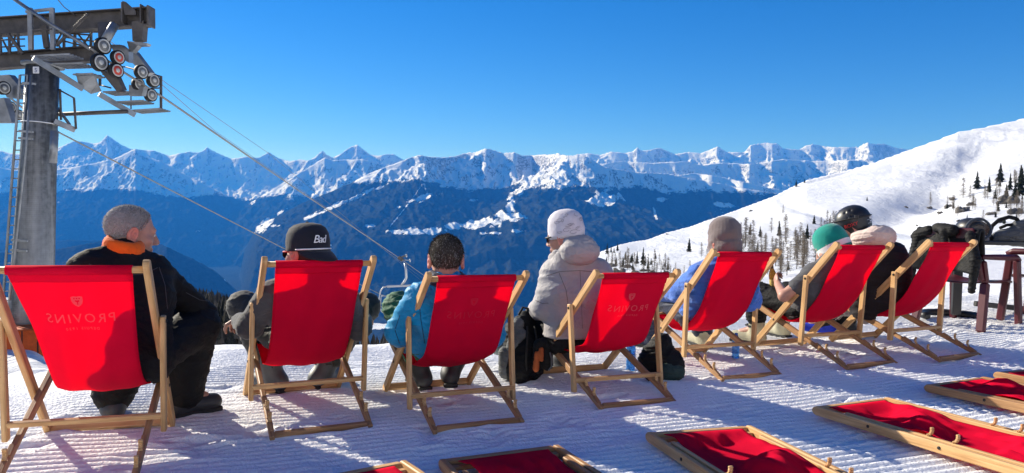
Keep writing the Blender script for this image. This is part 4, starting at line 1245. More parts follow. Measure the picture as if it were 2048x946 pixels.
def soft(name, prims, m_, parent=None, org=(0, 0, 0), vox=.009, crease=0, cscale=.09, seed=1, smooth_it=2, axis=(0, 0, 1), chair=None):
    Vt, Q = snet(prims, vox)
    Vt = vsmooth(Vt, Q, smooth_it)
    if crease: Vt = creases(Vt, Q, crease, cscale, seed, axis)
    if chair: Vt = tuck(chair, Vt)
    o = np.array(org, float)
    return link(name, mesh_np(name, Vt - o, Q, m_), parent)

I3 = np.eye(3)
def rotm(yaw=0, pitch=0, roll=0):
    """columns: right, forward, up; yaw turns left, pitch nods up, roll tips to the right"""
    return np.array((Matrix.Rotation(math.radians(yaw), 3, 'Z') @ Matrix.Rotation(math.radians(pitch), 3, 'X') @ Matrix.Rotation(math.radians(roll), 3, 'Y')))

HS = 1.10   # head scale
class Head:
    def __init__(s, c, yaw, pitch=0, roll=0, scale=HS):
        s.c = np.array(c, float); s.R = rotm(yaw, pitch, roll); s.s = scale
    def p(s, x, y, z): return s.c + s.R @ (np.array([x, y, z]) * s.s)
    def ell(s, x, y, z, rx, ry, rz, k=.02, kind='ell', R=None):
        Rm = s.R if R is None else s.R @ R
        return (kind, s.p(x, y, z), Rm, (rx * s.s, ry * s.s, rz * s.s), k)
    def cap(s, a, b, ra, rb, k=.012): return ('cap', s.p(*a), s.p(*b), ra * s.s, rb * s.s, k)
    def prims(s):
        P = [s.ell(0, -.012, .034, .074, .095, .083, .02), s.ell(0, .03, -.03, .062, .064, .082, .03),
             s.cap((-.045, .012, -.062), (0, .070, -.098), .022, .020), s.cap((.045, .012, -.062), (0, .070, -.098), .022, .020),
             s.ell(0, .078, -.100, .020, .017, .016, .015), s.cap((-.036, .080, .024), (.036, .080, .024), .013, .013, .02),
             s.ell(-.044, .060, -.022, .024, .024, .022, .02), s.ell(.044, .060, -.022, .024, .024, .022, .02)]
        for q in (-1, 1):
            P.append(s.ell(q * .031, .100, .004, .018, .016, .011, .012, 'sub'))
            P.append(s.ell(q * .031, .079, .004, .0125, .0125, .0125, .003))
        P += [s.cap((0, .092, .012), (0, .114, -.028), .008, .012, .012), s.ell(-.012, .103, -.034, .010, .011, .008, .008), s.ell(.012, .103, -.034, .010, .011, .008, .008),
              s.cap((-.018, .092, -.061), (.018, .092, -.061), .007, .007, .006), s.cap((-.015, .090, -.072), (.015, .090, -.072), .008, .008, .006),
              s.ell(0, .104, -.0665, .024, .008, .0016, .004, 'sub')]
        return P

def hand_prims(wr, d, palm, curl=.5, side=1, sc_=1.0):
    """palm, four unequal fingers bent round the palm side, and a thumb; d: towards the fingertips, palm: direction the palm faces"""
    d = Vector(d).normalized(); pl = Vector(palm); pl = (pl - d * pl.dot(d)).normalized(); ac = d.cross(pl) * side
    w0 = Vector(wr); P = []
    c = w0 + d * .05 * sc_
    R = np.array(Matrix((ac, d, pl)).transposed())
    P.append(('ell', c[:], R, (.041 * sc_, .052 * sc_, .017 * sc_), .012))
    for i, (o, L) in enumerate(((-.030, .066), (-.010, .076), (.010, .071), (.029, .056))):
        b = c + d * .038 * sc_ + ac * o * sc_
        th = .25 + curl * .5; q = b
        for j, f in enumerate((.45, .32, .23)):
            dr = d * math.cos(th) + pl * math.sin(th)
            e = q + dr * L * f * sc_; P.append(('cap', q[:], e[:], (.0098 - .001 * j) * sc_, (.0088 - .001 * j) * sc_, .004)); q = e
            th += curl * .95
    q = w0 + d * .028 * sc_ - ac * .036 * sc_
    for j, L in enumerate((.040, .032, .026)):
        dr = (d * (.75 - .1 * j) - ac * (.55 - .4 * j) + pl * (.35 + .3 * curl * j)).normalized()
        e = q + dr * L * sc_; P.append(('cap', q[:], e[:], (.0125 - .0015 * j) * sc_, (.011 - .0012 * j) * sc_, .006)); q = e
    return P

class Fig:
    """joints in world space; every garment and the body itself are built from the same skeleton"""
    def __init__(s, name_label, J, head, org, chair=None, grp="people sitting on the deck chairs"):
        s.chair = chair
        s.J = {k: Vector(v) for k, v in J.items()}; s.h = head; s.org = Vector(org); s.label = name_label
        j = s.J
        s.mid_sh = (j['shL'] + j['shR']) / 2; s.mid_hip = (j['hipL'] + j['hipR']) / 2
        s.right = (j['shR'] - j['shL']).normalized()
        s.grp = grp
    def limbs(s, names, radii, k=.02):
        return [('cap', s.J[a][:], s.J[b][:], ra, rb, k) for (a, b), (ra, rb) in zip(zip(names[:-1], names[1:]), zip(radii[:-1], radii[1:]))]
    def torso(s, infl=0.0, chest=.105, waist=.095, hip=.10, k=.05):
        j, r = s.J, s.right; hr = (j['hipR'] - j['hipL']).normalized()
        up = (s.mid_sh - s.mid_hip); P = []
        ch = s.mid_sh - up * .28; wa = s.mid_sh - up * .68
        for q in (-1, 1):
            P += [('cap', (s.mid_sh + r * q * .105 - up * .04)[:], (ch + r * q * .085)[:], .068 + infl, chest + infl, k),
                  ('cap', (ch + r * q * .085)[:], (wa + (r + hr) * .5 * q * .062)[:], chest + infl, waist + infl, k),
                  ('cap', (wa + (r + hr) * .5 * q * .062)[:], (s.mid_hip + hr * q * .08)[:], waist + infl, hip + infl, k)]
        nb = s.J['neck']
        P += [('cap', nb[:], (j['shL'] * .85 + s.mid_sh * .15)[:], .052 + infl * .6, .058 + infl, k), ('cap', nb[:], (j['shR'] * .85 + s.mid_sh * .15)[:], .052 + infl * .6, .058 + infl, k),
              ('cap', nb[:], ch[:], .06 + infl * .5, .09 + infl * .8, k)]
        return P
    def hem(s, drop=.03):
        up = (s.mid_sh - s.mid_hip).normalized()
        return [('cut', (s.mid_hip - up * drop)[:], (-up)[:], 0)]
    def body(s, hands=None, vox=.0065):
        j = s.J; P = s.torso(-.012)
        for q in 'LR':
            P += s.limbs(['sh' + q, 'el' + q, 'wr' + q], [.052, .040, .029])
            P += s.limbs(['hip' + q, 'kn' + q, 'an' + q], [.082, .056, .042], .03)
            P.append(('cap', j['an' + q][:], j['an' + q].lerp(j['toe' + q], .7)[:], .036, .028, .02))
        hb = s.h.p(0, -.028, -.05)
        P.append(('cap', s.J['neck'][:], hb, .054, .050, .03))
        P.append(('cap', (s.J['neck'] + Vector(s.h.R @ np.array([0, .02, 0])))[:], s.h.p(0, .0, -.07), .046, .046, .03))
        P += s.h.prims()
        for (q, d, pl, curl, sd) in (hands or []):
            P += hand_prims(j['wr' + q], d, pl, curl, sd)
        Vt, Q = snet(P, vox)
        Vt = vsmooth(Vt, Q, 1, .4)
        if s.chair: Vt = tuck(s.chair, Vt, .02)
        o = link("person", mesh_np("person_body", Vt - np.array(s.org), Q, M['skin']), None, s.org)
        tag(o, s.label, "person", s.grp)
        s.root = o
        return o
    def wear(s, name, prims, m_, crease=.006, cscale=.09, seed=1, vox=.009, it=2, axis=(0, 0, 1)):
        return soft(name, prims, m_, s.root, s.org, vox, crease, cscale, seed, it, axis, None if name == 'boot' else s.chair)
    def sleeves(s, infl=.0, upper=.062, elbow=.054, cuff=.046, k=.03, upto=1.0, sides='LR'):
        P = []
        for q in sides:
            j = s.J; wr = j['el' + q].lerp(j['wr' + q], upto)
            P += [('cap', j['sh' + q][:], j['el' + q][:], upper + infl, elbow + infl, k), ('cap', j['el' + q][:], wr[:], elbow + infl, cuff + infl, k)]
        return P
    def legs(s, thigh=.098, knee=.084, ankle=.078, k=.04, upto=.92, sides='LR'):
        P = []; hr = (s.J['hipR'] - s.J['hipL']).normalized()
        for q in sides:
            j = s.J; a = j['kn' + q].lerp(j['an' + q], upto)
            P += [('cap', j['hip' + q][:], j['kn' + q][:], thigh, knee, k), ('cap', j['kn' + q][:], a[:], knee, ankle, k)]
        P.append(('cap', s.J['hipL'][:], s.J['hipR'][:], thigh + .012, thigh + .012, k))
        return P
    def obj(s, name, mb, m_, parent=None):
        o = link(name, mb.mesh(name, m_, s.org), parent or s.root)
        return o

def ski_boot(fig, q, m_shell, m_dark, scale=1.0, shaft=.22):
    j = fig.J; an, toe = j['an' + q], j['toe' + q]; kn = j['kn' + q]
    f = (toe - an); f.z = 0; f.normalize(); up = Vector((0, 0, 1)); sd = f.cross(up)
    sh = (kn - an).normalized()
    g = min(an.z, toe.z)
    heel = an - f * .055 * scale; base = fig.ground(an)
    zz = base
    P = [('cap', (heel.x, heel.y, zz + .055), (toe.x, toe.y, zz + .048), .052 * scale, .046 * scale, .02),
         ('cap', (an.x - f.x * .02, an.y - f.y * .02, zz + .075), (an + sh * shaft)[:], .060 * scale, .068 * scale, .03)]
    o = fig.wear("boot", P, m_shell, .0, seed=3, vox=.008)
    so_ = MB()
    c0 = Vector((heel.x, heel.y, zz + .012)) - f * .045; c1 = Vector((toe.x, toe.y, zz + .012)) + f * .04
    so_.bar(c0, c1, sd, .086 * scale, .026, .006)
    link("sole", so_.mesh("sole", m_dark, fig.org), o)
    for i, t in enumerate((.04, .11, .17)):
        b = MB(); p = an + sh * t
        b.tube([p + (f * math.cos(a) + sd * math.sin(a)) * .069 * scale for a in np.linspace(-2.6, 2.6, 15)], .007, 6)
        link("buckle", b.mesh("buckle", M['steel_dark'] if i == 1 else m_dark, fig.org), o)
    return o

def strands(head, n, mt, parent, org, zmin=-.02, length=.018, lift=.35, seed=1, rx=.080, ry=.101, rz=.089, face_y=.045, flow=(0, -.5, -1)):
    """short hair: many tapered tufts standing on the scalp"""
    r_ = np.random.default_rng(seed); V = []; Fs = []
    k = 0
    while k < n:
        v = r_.normal(size=3); v /= np.linalg.norm(v)
        p = np.array([v[0] * rx, v[1] * ry - .012, v[2] * rz + .034])
        if p[1] > face_y + .5 * (p[2] - .06) or p[2] < zmin + .35 * max(0, p[1] + .02) : continue
        if p[2] < .02 and p[1] > .005: continue
        fl = np.array(flow, float); t = fl - v * (fl @ v); t /= np.linalg.norm(t) + 1e-6
        d = t * (1 - lift) + v * lift + r_.normal(size=3) * .22; d /= np.linalg.norm(d)
        L = length * r_.uniform(.6, 1.25); sd = np.cross(d, v); sd /= np.linalg.norm(sd) + 1e-6
        w_ = .0013
        a, b, c = p - v * .006 - sd * w_, p - v * .006 + sd * w_, p + d * L
        m_ = p + d * L * .5 + v * .0015
        i = len(V)
        V += [a, b, m_ + sd * w_ * .8, c, m_ - sd * w_ * .8]; Fs += [(i, i + 1, i + 2, i + 4), (i + 4, i + 2, i + 3)]
        k += 1
    V = [(head.c + head.R @ (q * head.s)) - np.array(org) for q in V]
    me = bpy.data.meshes.new("hair"); me.from_pydata([tuple(q) for q in V], [], Fs); me.materials.append(mt); me.update()
    return link("hair", me, parent)

def eyes(fig):
    h = fig.h
    for q in (-1, 1):
        R = rotm(q * -24, -10, 0)
        fig.wear("ear", [h.ell(q * .079, -.010, -.002, .010, .023, .036, .006, 'ell', R), h.ell(q * .090, -.006, .002, .010, .014, .024, .006, 'sub', R), h.ell(q * .083, -.004, -.004, .006, .007, .012, .004, 'ell', R), h.ell(q * .080, -.004, -.032, .008, .011, .011, .006, 'ell', R)], M['ear'], 0, vox=.0032)
        b = MB(); b.lathe(h.p(q * .031, .0805, .004), h.R @ np.array([0, 1, 0]), [(.0001, .0125 * h.s), (.004, .0121 * h.s), (.0075, .0095 * h.s), (.009, .004 * h.s)], 12)
        e = fig.obj("eye", b, M['white'])
        b = MB(); b.lathe(h.p(q * .031, .0805, .004), h.R @ np.array([0, 1, 0]), [(.0001, .0136 * h.s), (.004, .0132 * h.s), (.005, .0118 * h.s)], 12)
        link("iris", b.mesh("iris", M['black'], fig.org), e)

from mathutils.bvhtree import BVHTree
def seam(fig, garment, pix, r=.0016, mt=None, name="seam"):
    """a stitched seam lying on a garment; pix are spots on its surface"""
    me = garment.data; bv = BVHTree.FromPolygons([v.co[:] for v in me.vertices], [tuple(p.vertices) for p in me.polygons])
    o = CAM_POS - fig.org; run_ = []
    def flush(P):
        if len(P) > 4:
            b = MB(); b.tube(P, r, 5); link(name, b.mesh(name, mt or M['black_seam']), garment)
    for (x0, y0), (x1, y1) in zip(pix[:-1], pix[1:]):
        n = max(3, int(math.hypot(x1 - x0, y1 - y0) / 3))
        for i in range(n):
            t = i / n; d = _F + CAM_X * ((x0 + (x1 - x0) * t - CX) / F_PX) - CAM_Y * ((y0 + (y1 - y0) * t - CY) / F_PX)
            h = bv.ray_cast(o, d.normalized())
            if h[0] is None or (run_ and (h[0] - run_[-1]).length > .06): flush(run_); run_ = [] if h[0] is None else [h[0]]
            else: run_.append(h[0] + h[1] * r * .2)
    flush(run_)

def text_ray(fig, garment, body, px, py, h_px, mt, rot=0.0, name="lettering"):
    """lettering laid on a garment where it shows"""
    me = garment.data; bv = BVHTree.FromPolygons([v.co[:] for v in me.vertices], [tuple(p.vertices) for p in me.polygons])
    V, Fs = text_mesh(body, 1.0); o = CAM_POS - fig.org; Q = []; c, s_ = math.cos(rot), math.sin(rot); last = None
    for x, y, z in V:
        qx, qy = px + (x * c - y * s_) * h_px, py - (x * s_ + y * c) * h_px
        h = bv.ray_cast(o, (_F + CAM_X * ((qx - CX) / F_PX) - CAM_Y * ((qy - CY) / F_PX)).normalized())
        if h[0] is None: return None
        Q.append(h[0] + h[1] * .0025)
    m2 = bpy.data.meshes.new(name); m2.from_pydata([tuple(q) for q in Q], [], Fs); m2.materials.append(mt); m2.update()
    return link(name, m2, garment)
# ------------------------------------------------------------------ the seven people
def pv(i, px, py, v):
    """point seen at a photo pixel, v metres ahead of the rear bar of deck chair i"""
    c = CH[i]; dr = _F + CAM_X * ((px - CX) / F_PX) - CAM_Y * ((py - CY) / F_PX)
    t = (v - (CAM_POS - c['o']).dot(c['F'])) / dr.dot(c['F'])
    return CAM_POS + dr * t
Fig.ground = lambda s, p: h1(p.x, p.y) + .004

def dome(fig, name, prof, mt, rx=.083, ry=.103, ribs=0, rib=.0, wob=0, parent=None, yc=-.012, n=96, zfn=None, seed=1, rot=0.0):
    """knitted or sewn cap: profile (radius factor, height) turned round the head"""
    h = fig.h; V = []
    for i, (r, z) in enumerate(prof):
        for j in range(n):
            a = 2 * math.pi * j / n
            k = r * (1 + rib * math.cos(ribs * a)) if ribs else r
            if wob: k *= 1 + wob * float(pnoise(np.array([math.cos(a) * 1.6 + seed]), np.array([math.sin(a) * 1.6 + z * 26]), 3)[0])
            zz = z + (zfn(a) * (1 - i / len(prof)) if zfn else 0)
            V.append(h.p(math.cos(a) * rx * k, math.sin(a) * ry * k + yc, zz))
    Fs = []
    m_ = len(prof)
    for i in range(m_ - 1):
        for j in range(n): Fs.append((i * n + j, i * n + (j + 1) % n, (i + 1) * n + (j + 1) % n, (i + 1) * n + j))
    me = mesh_np(name, np.array(V) - np.array(fig.org), Fs, mt)
    return link(name, me, parent or fig.root)

def ring_prims(fig, rad, thick, z, y=-.02, tilt=.0, a0=0, a1=360, n=14, k=.015, sx=1.0, squash=1.0):
    """a roll of cloth round the neck, in head-base space (x right, y forward)"""
    c = fig.J['neck']; r = fig.right; f = Vector((0, 0, 1)).cross(r).normalized(); P = []
    A = np.radians(np.linspace(a0, a1, n + 1)); pts = []
    for a in A:
        pts.append(c + r * (math.cos(a) * rad * sx) + f * (math.sin(a) * rad + y) + Vector((0, 0, z + tilt * math.sin(a))))
    for p, q in zip(pts[:-1], pts[1:]): P.append(('cap', p[:], q[:], thick, thick, k))
    return P

def glasses(fig, mt_frame, mt_lens):
    h = fig.h; b = MB()
    b.tube([h.p(-.072, .02, .012), h.p(-.068, .080, .012), h.p(-.045, .104, .012), h.p(0, .112, .012), h.p(.045, .104, .012), h.p(.068, .080, .012), h.p(.072, .02, .012)], .0045, 6)
    o = fig.obj("sunglasses", b, mt_frame)
    for q in (-1, 1):
        l = MB(); pts = [h.p(q * (.036 + .030 * math.cos(a)), .106 - .018 * abs(.5 + .5 * math.cos(a)), .000 + .021 * math.sin(a)) for a in np.linspace(0, 2 * math.pi, 14, endpoint=False)]
        l.prism(pts, h.R @ np.array([q * .35, 1, 0]), .003)
        link("lens", l.mesh("lens", mt_lens, fig.org), o)
    return o

def skin_of(tone): return M['skin']
M['hair_grey'] = simple("grey_hair", (0.27, 0.25, 0.24), 0.85, 0.25, 90, 0.0006, 0, .12)
M['hair_pale'] = simple("silver_hair", (0.42, 0.40, 0.39), 0.8, 0.2, 90, 0.0006, 0, .15)
M['hair_dark'] = simple("brown_grey_hair", (0.050, 0.042, 0.037), 0.9, 0.35, 90, 0.0006, 0, .10)
M['beard'] = simple("fair_beard", (0.34, 0.23, 0.13), 0.7, 0.3, 200, 0.002)
M['stubble'] = simple("stubble", (0.25, 0.165, 0.13), 0.6, 0.2, 200, 0.0006)
M['fleece_black'] = cloth("black_softshell", (0.006, 0.006, 0.007), 0.8, 700, 0.0, .3, .006)
M['ski_black'] = cloth("black_ski_cloth", (0.005, 0.005, 0.006), 0.75, 900, 0.0, .3, .008)
M['scarf_orange'] = cloth("orange_collar_cloth", (0.80, 0.125, 0.008), 0.8, 600, 0.1, .12, .004)
M['grey_knit'] = cloth("grey_sweatshirt", (0.070, 0.070, 0.074), 0.9, 500, 0.2, .15, .006)
M['slate'] = cloth("slate_jacket", (0.045, 0.055, 0.075), 0.75, 600, 0.15, .2, .006)
M['olive_grey'] = cloth("olive_grey_ski_cloth", (0.042, 0.042, 0.038), 0.75, 800, 0.1, .2, .006)
M['cap_navy'] = cloth("navy_cap_cloth", (0.012, 0.013, 0.022), 0.85, 900, 0.1, .2, .003)
M['boot_grey'] = simple("grey_ski_boot", (0.075, 0.082, 0.09), 0.55, 0.2, 14, .001)
M['boot_slate'] = simple('slate_ski_boot', (0.034, 0.040, 0.050), 0.5, 0.25, 14, .001)
M['boot_dark'] = simple("dark_ski_boot", (0.022, 0.024, 0.03), 0.55, 0.25, 14, .001)
M['boot_beige'] = cloth("beige_boot", (0.40, 0.37, 0.26), 0.8, 300, 0, .2, .004)
M['blue_shell'] = cloth("bright_blue_shell", (0.004, 0.24, 0.50), 0.5, 900, 0.05, .12, .006)
M['green_cloth'] = cloth("dark_green_ski_cloth", (0.022, 0.115, 0.052), 0.7, 800, 0.1, .2, .008)
M['cream_shell'] = cloth("cream_ski_shell", (0.345, 0.322, 0.328), 0.6, 900, 0.05, .08, .008)
M['white_knit'] = cloth("white_patterned_knit", (0.56, 0.53, 0.58), 0.9, 420, 0.2, .1, .004)
M['swirl'] = simple('lilac_grey_yarn', (0.22, 0.20, 0.25), .9)
M['hood_rose'] = cloth("pale_rose_hood", (0.58, 0.46, 0.41), 0.75, 800, 0.1, .1, .006)
M['blue_hoodie'] = cloth("blue_fleece", (0.045, 0.145, 0.52), 0.85, 500, 0.25, .12, .008)
M['navy_cloth'] = cloth("navy_ski_cloth", (0.010, 0.016, 0.045), 0.6, 900, 0.1, .25, .008)
M['taupe_knit'] = cloth("taupe_knit", (0.15, 0.118, 0.116), 0.95, 380, 0.3, .1, .004)
M['tee_charcoal'] = cloth("charcoal_tee", (0.075, 0.075, 0.082), 0.85, 900, 0.1, .15, .005)
M['teal_knit'] = cloth("teal_knit", (0.0, 0.235, 0.185), 0.9, 360, 0.25, .1, .003)
M['white_wool'] = cloth("white_knit_band", (0.66, 0.68, 0.66), 0.9, 360, 0.2, .06, .003)
M['plum_black'] = cloth("plum_black_jacket", (0.013, 0.009, 0.012), 0.75, 800, 0.02, .25, .008)
M['royal_blue'] = cloth("royal_blue_lining", (0.012, 0.03, 0.42), 0.7, 600, 0.1, .15, .004)
M['pale_grey_cloth'] = cloth("pale_grey_ski_cloth", (0.36, 0.325, 0.32), 0.6, 800, 0.05, .12, .010)
M['helmet_black'] = simple("matt_black_helmet", (0.016, 0.016, 0.018), 0.42, 0.2, 10, .0004)
M['lens'] = simple("dark_lens", (0.02, 0.01, 0.012), 0.12, 0.1, 5)
M['red_print'] = simple("red_print", (0.55, 0.02, 0.02), 0.6, 0.1, 30)
M['print_white'] = simple("white_print", (0.72, 0.72, 0.74), 0.6, 0.08, 30)

def text_on(fig, name, body, fn, size, mt, parent, spacing=1.0, shear=0.0, bold=0.0):
    """lettering laid on a curved surface; fn(x, y) -> world point, in metres"""
    V, Fs = text_mesh(body, size, 0, spacing, shear)
    me = bpy.data.meshes.new(name); me.from_pydata([tuple(Vector(fn(x, y)) - fig.org) for (x, y, z) in V], [], Fs); me.materials.append(mt); me.update()
    o = link(name, me, parent)
    md_ = o.modifiers.new("thickness", 'SOLIDIFY'); md_.thickness = .0022; md_.offset = 0
    return o

DBG = globals().get('DBG', None)
FIGS = {}
def chk(i, J):
    if DBG is None: return
    d = lambda a, b: round((J[a] - J[b]).length, 2)
    print(i, "uarm", d('shL', 'elL'), d('shR', 'elR'), "farm", d('elL', 'wrL'), d('elR', 'wrR'), "thigh", d('hipL', 'knL'), d('hipR', 'knR'), "shank", d('knL', 'anL'), d('knR', 'anR'), "shw", d('shL', 'shR'),
          "trunk", round(((J['shL'] + J['shR'] - J['hipL'] - J['hipR']) / 2).length, 2), "anZ", round(J['anL'].z - h1(J['anL'].x, J['anL'].y), 2), round(J['anR'].z - h1(J['anR'].x, J['anR'].y), 2), "hipZ", round(J['hipL'].z - h1(J['hipL'].x, J['hipL'].y), 2))

def foot(J, q, yaw, L=.15):
    """toe point from the ankle; the ankle is set to its height above the snow"""
    a = J['an' + q]; a.z = h1(a.x, a.y) + .12
    J['toe' + q] = a + Vector((-math.sin(math.radians(yaw)), math.cos(math.radians(yaw)), 0)) * L + Vector((0, 0, -.05))

# --- 1: man in black, leaning forward beside the nearest chair
J = dict(neck=pv(1, 247, 514, .66), shL=pv(1, 172, 538, .58), shR=pv(1, 312, 545, .74), elL=pv(1, 215, 640, .80), wrL=pv(1, 292, 632, 1.0), elR=pv(1, 404, 628, .95), wrR=pv(1, 330, 628, 1.02),
         hipL=pv(1, 222, 722, .50), hipR=pv(1, 292, 718, .58), knL=pv(1, 285, 650, .98), knR=pv(1, 396, 652, .92), anL=pv(1, 226, 790, 1.02), anR=pv(1, 366, 775, 1.02))
foot(J, 'L', 30); foot(J, 'R', -50); chk(1, J)
f = Fig("man in black with cropped grey hair and an orange collar, in profile facing right", J, Head(pv(1, 261, 466, .72), -48, -8, 3, 1.06), J['anL'] * .0 + Vector((J['hipL'].x, J['hipL'].y, h1(J['hipL'].x, J['hipL'].y))), 1)
f.body([('R', pv(1, 300, 632, 1.05) - J['wrR'], (0, 0, -1), .7, 1), ('L', pv(1, 320, 636, 1.06) - J['wrL'], (0, 0, -1), .7, -1)])
eyes(f)
P = f.torso(.022) + f.hem() + f.sleeves(.004, .066, .062, .050, upto=.93)
g = f.wear("jacket", P, M['fleece_black'], .009, .10, 3)
M['seam_grey'] = simple('grey_seam_thread', (.05, .05, .055), .8)
seam(f, g, [(178, 528), (212, 545), (250, 551), (290, 548), (318, 534)], .002, M['seam_grey'])
seam(f, g, [(318, 534), (330, 570), (335, 620)], .002, M['seam_grey'])
seam(f, g, [(372, 585), (400, 600), (430, 604)], .002, M['seam_grey'])
f.wear("collar", ring_prims(f, .064, .013, .068, -.004, .014, n=18) + ring_prims(f, .068, .014, .050, -.005, .013, n=18) + ring_prims(f, .070, .013, .034, -.001, .012, n=18), M['scarf_orange'], .003, .03, 5, .006)
f.wear("trousers", f.legs(.105, .098, .098, upto=.97), M['ski_black'], .009, .12, 7)
bo_ = ski_boot(f, 'L', M['boot_slate'], M['rubber']); ski_boot(f, 'R', M['boot_dark'], M['rubber'])
text_ray(f, bo_, 'RC', 205, 806, 17, M['print_white'], 1.0)
hp = [f.h.ell(0, -.016, .036, .0755, .0955, .0845, .01), ('cut', f.h.p(0, .052, .05), f.h.R @ np.array([0, 1.0, -.45]), 0), ('cut', f.h.p(0, 0, -.022), f.h.R @ np.array([0, .35, -1.0]), 0)]
hr_ = f.wear("hair", hp, M['hair_grey'], 0, vox=.005)
strands(f.h, 5200, M['hair_pale'], f.root, f.org, -.03, .009, .55, 3, .0755, .0955, .0845, .05).name = "hair_tuft"
b = MB()
for q in (-1, 1): pass
f.wear("eyebrow", [f.h.cap((.016, .0955, .026), (.044, .083, .026), .004, .003)], M['hair_dark'], 0, vox=.0035)
f.wear("eyebrow", [f.h.cap((-.016, .0955, .026), (-.044, .083, .026), .004, .003)], M['hair_dark'], 0, vox=.0035)
FIGS[1] = f

# --- 2: man in the backwards cap
J = dict(neck=pv(2, 617, 560, .27), shL=pv(2, 540, 588, .30), shR=pv(2, 690, 588, .30), elL=pv(2, 500, 652, .46), wrL=pv(2, 480, 642, .66), elR=pv(2, 718, 656, .46), wrR=pv(2, 728, 640, .70),
         hipL=pv(2, 585, 690, .52), hipR=pv(2, 645, 690, .52), knL=pv(2, 488, 614, .90), knR=pv(2, 730, 614, .90), anL=pv(2, 545, 735, .92), anR=pv(2, 645, 732, .92))
foot(J, 'L', 62); foot(J, 'R', -20); chk(2, J)
f = Fig("man in a backwards black cap with white rope trim and grey sleeves", J, Head(pv(2, 613, 507, .27), 56, -4, 0), Vector((J['hipL'].x, J['hipL'].y, h1(J['hipL'].x, J['hipL'].y))), 2)
f.body([('L', pv(2, 470, 645, .80) - J['wrL'], (0, 0, -1), .9, -1), ('R', pv(2, 722, 636, .80) - J['wrR'], (0, 0, -1), .6, 1)])
eyes(f)
f.wear("sweatshirt", f.torso(.016) + f.hem() + f.sleeves(.002, .064, .064, .048, upto=.95), M['grey_knit'], .008, .09, 11)
f.wear("trousers", f.legs(.100, .088, .088, upto=.80), M['olive_grey'], .008, .10, 13)
ski_boot(f, 'L', M['boot_grey'], M['rubber'], 1.05); ski_boot(f, 'R', M['boot_grey'], M['rubber'], 1.05)
glasses(f, M['red_print'], M['lens'])
f.wear("hair", [f.h.ell(0, -.024, .016, .075, .088, .075, .01), ('cut', f.h.p(0, .02, 0), f.h.R @ np.array([0, 1.0, .2]), 0), ('cut', f.h.p(0, 0, -.045), f.h.R @ np.array([0, 0, -1.0]), 0)], M['hair_dark'], 0, vox=.006)
cap_ = dome(f, "cap", [(1.0, .012), (1.03, .014), (1.05, .03), (1.05, .06), (1.0, .092), (.86, .118), (.62, .134), (.3, .142), (.02, .144)], M['cap_navy'], .087, .106, 6, .008, .02)
b = MB()
Vb = []; nA_ = 21
for j in range(nA_):
    a = math.radians(-90 + (j - 10) * 7.2); e = 1 - ((j - 10) / 10) ** 2
    for t in (0, .35, .7, 1):
        ex = t * .058 * e ** .6
        Vb.append(f.h.p(math.cos(a) * (.090 + ex * .35), math.sin(a) * (.108 + ex) - .012, .014 - .050 * t ** 1.3 * e ** .5))
fb = [(j * 4 + i, j * 4 + i + 1, (j + 1) * 4 + i + 1, (j + 1) * 4 + i) for j in range(nA_ - 1) for i in range(3)]
br = link("cap_brim", mesh_np("cap_brim", np.array(Vb) - np.array(f.org), fb, M['cap_navy']), cap_)
mm = br.modifiers.new("thickness", 'SOLIDIFY'); mm.thickness = .004
b = MB(); b.tube([f.h.p(math.cos(a) * .0935, math.sin(a) * .1125 - .012, .020) for a in np.radians(np.linspace(-168, -12, 32))], .0038, 6)
link("cap_rope", b.mesh("cap_rope", M['print_white'], f.org), cap_)
b = MB(); b.lathe(f.h.p(0, -.012, .143), f.h.R @ np.array([0, 0, 1]), [(.009, 0), (.009, .003), (.003, .006)], 10)
link("cap_button", b.mesh("cap_button", M['cap_navy'], f.org), cap_)
def capfn(x, y):
    a = math.radians(-104) + x / .098; z = .048 + y
    k = 1.05 if z < .06 else 1.05 - (z - .06) * 1.6
    return f.h.p(math.cos(a) * .087 * k * 1.024, math.sin(a) * .106 * k * 1.024 - .012, z)
text_on(f, "cap_lettering", "Bad", capfn, .050, M['print_white'], cap_, .82, .32)
FIGS[2] = f

# --- 3: grey-haired man in the bright blue jacket
J = dict(neck=pv(3, 893, 566, .26), shL=pv(3, 836, 596, .30), shR=pv(3, 962, 600, .30), elL=pv(3, 797, 664, .48), wrL=pv(3, 822, 690, .70), elR=pv(3, 985, 668, .48), wrR=pv(3, 950, 680, .70),
         hipL=pv(3, 862, 690, .50), hipR=pv(3, 918, 688, .50), knL=pv(3, 797, 615, .86), knR=pv(3, 965, 625, .88), anL=pv(3, 842, 728, .90), anR=pv(3, 900, 726, .92))
foot(J, 'L', 26); foot(J, 'R', 10); chk(3, J)
f = Fig("man with short grey-brown hair seen from behind in a bright blue jacket and green trousers", J, Head(pv(3, 892, 521, .28), 8, -6, 0), Vector((J['hipL'].x, J['hipL'].y, h1(J['hipL'].x, J['hipL'].y))), 3)
f.body([('L', pv(3, 850, 690, .78) - J['wrL'], (0, 0, -1), .6, -1), ('R', pv(3, 930, 680, .78) - J['wrR'], (0, 0, -1), .6, 1)])
eyes(f)
g = f.wear("jacket", f.torso(.022) + f.hem(-.0) + f.sleeves(.006, .068, .066, .052, upto=.97), M['blue_shell'], .010, .09, 17)
seam(f, g, [(858, 578), (838, 600), (842, 640), (850, 690)], .0018, M['navy_cloth'])
seam(f, g, [(800, 630), (790, 660), (800, 690)], .0018, M['navy_cloth'])
f.wear("collar", ring_prims(f, .080, .020, .036, -.006, .012, 140, 400, 16) + ring_prims(f, .084, .022, .014, -.010, .014, 140, 400, 16), M['navy_cloth'], .003, .04, 19, .006)
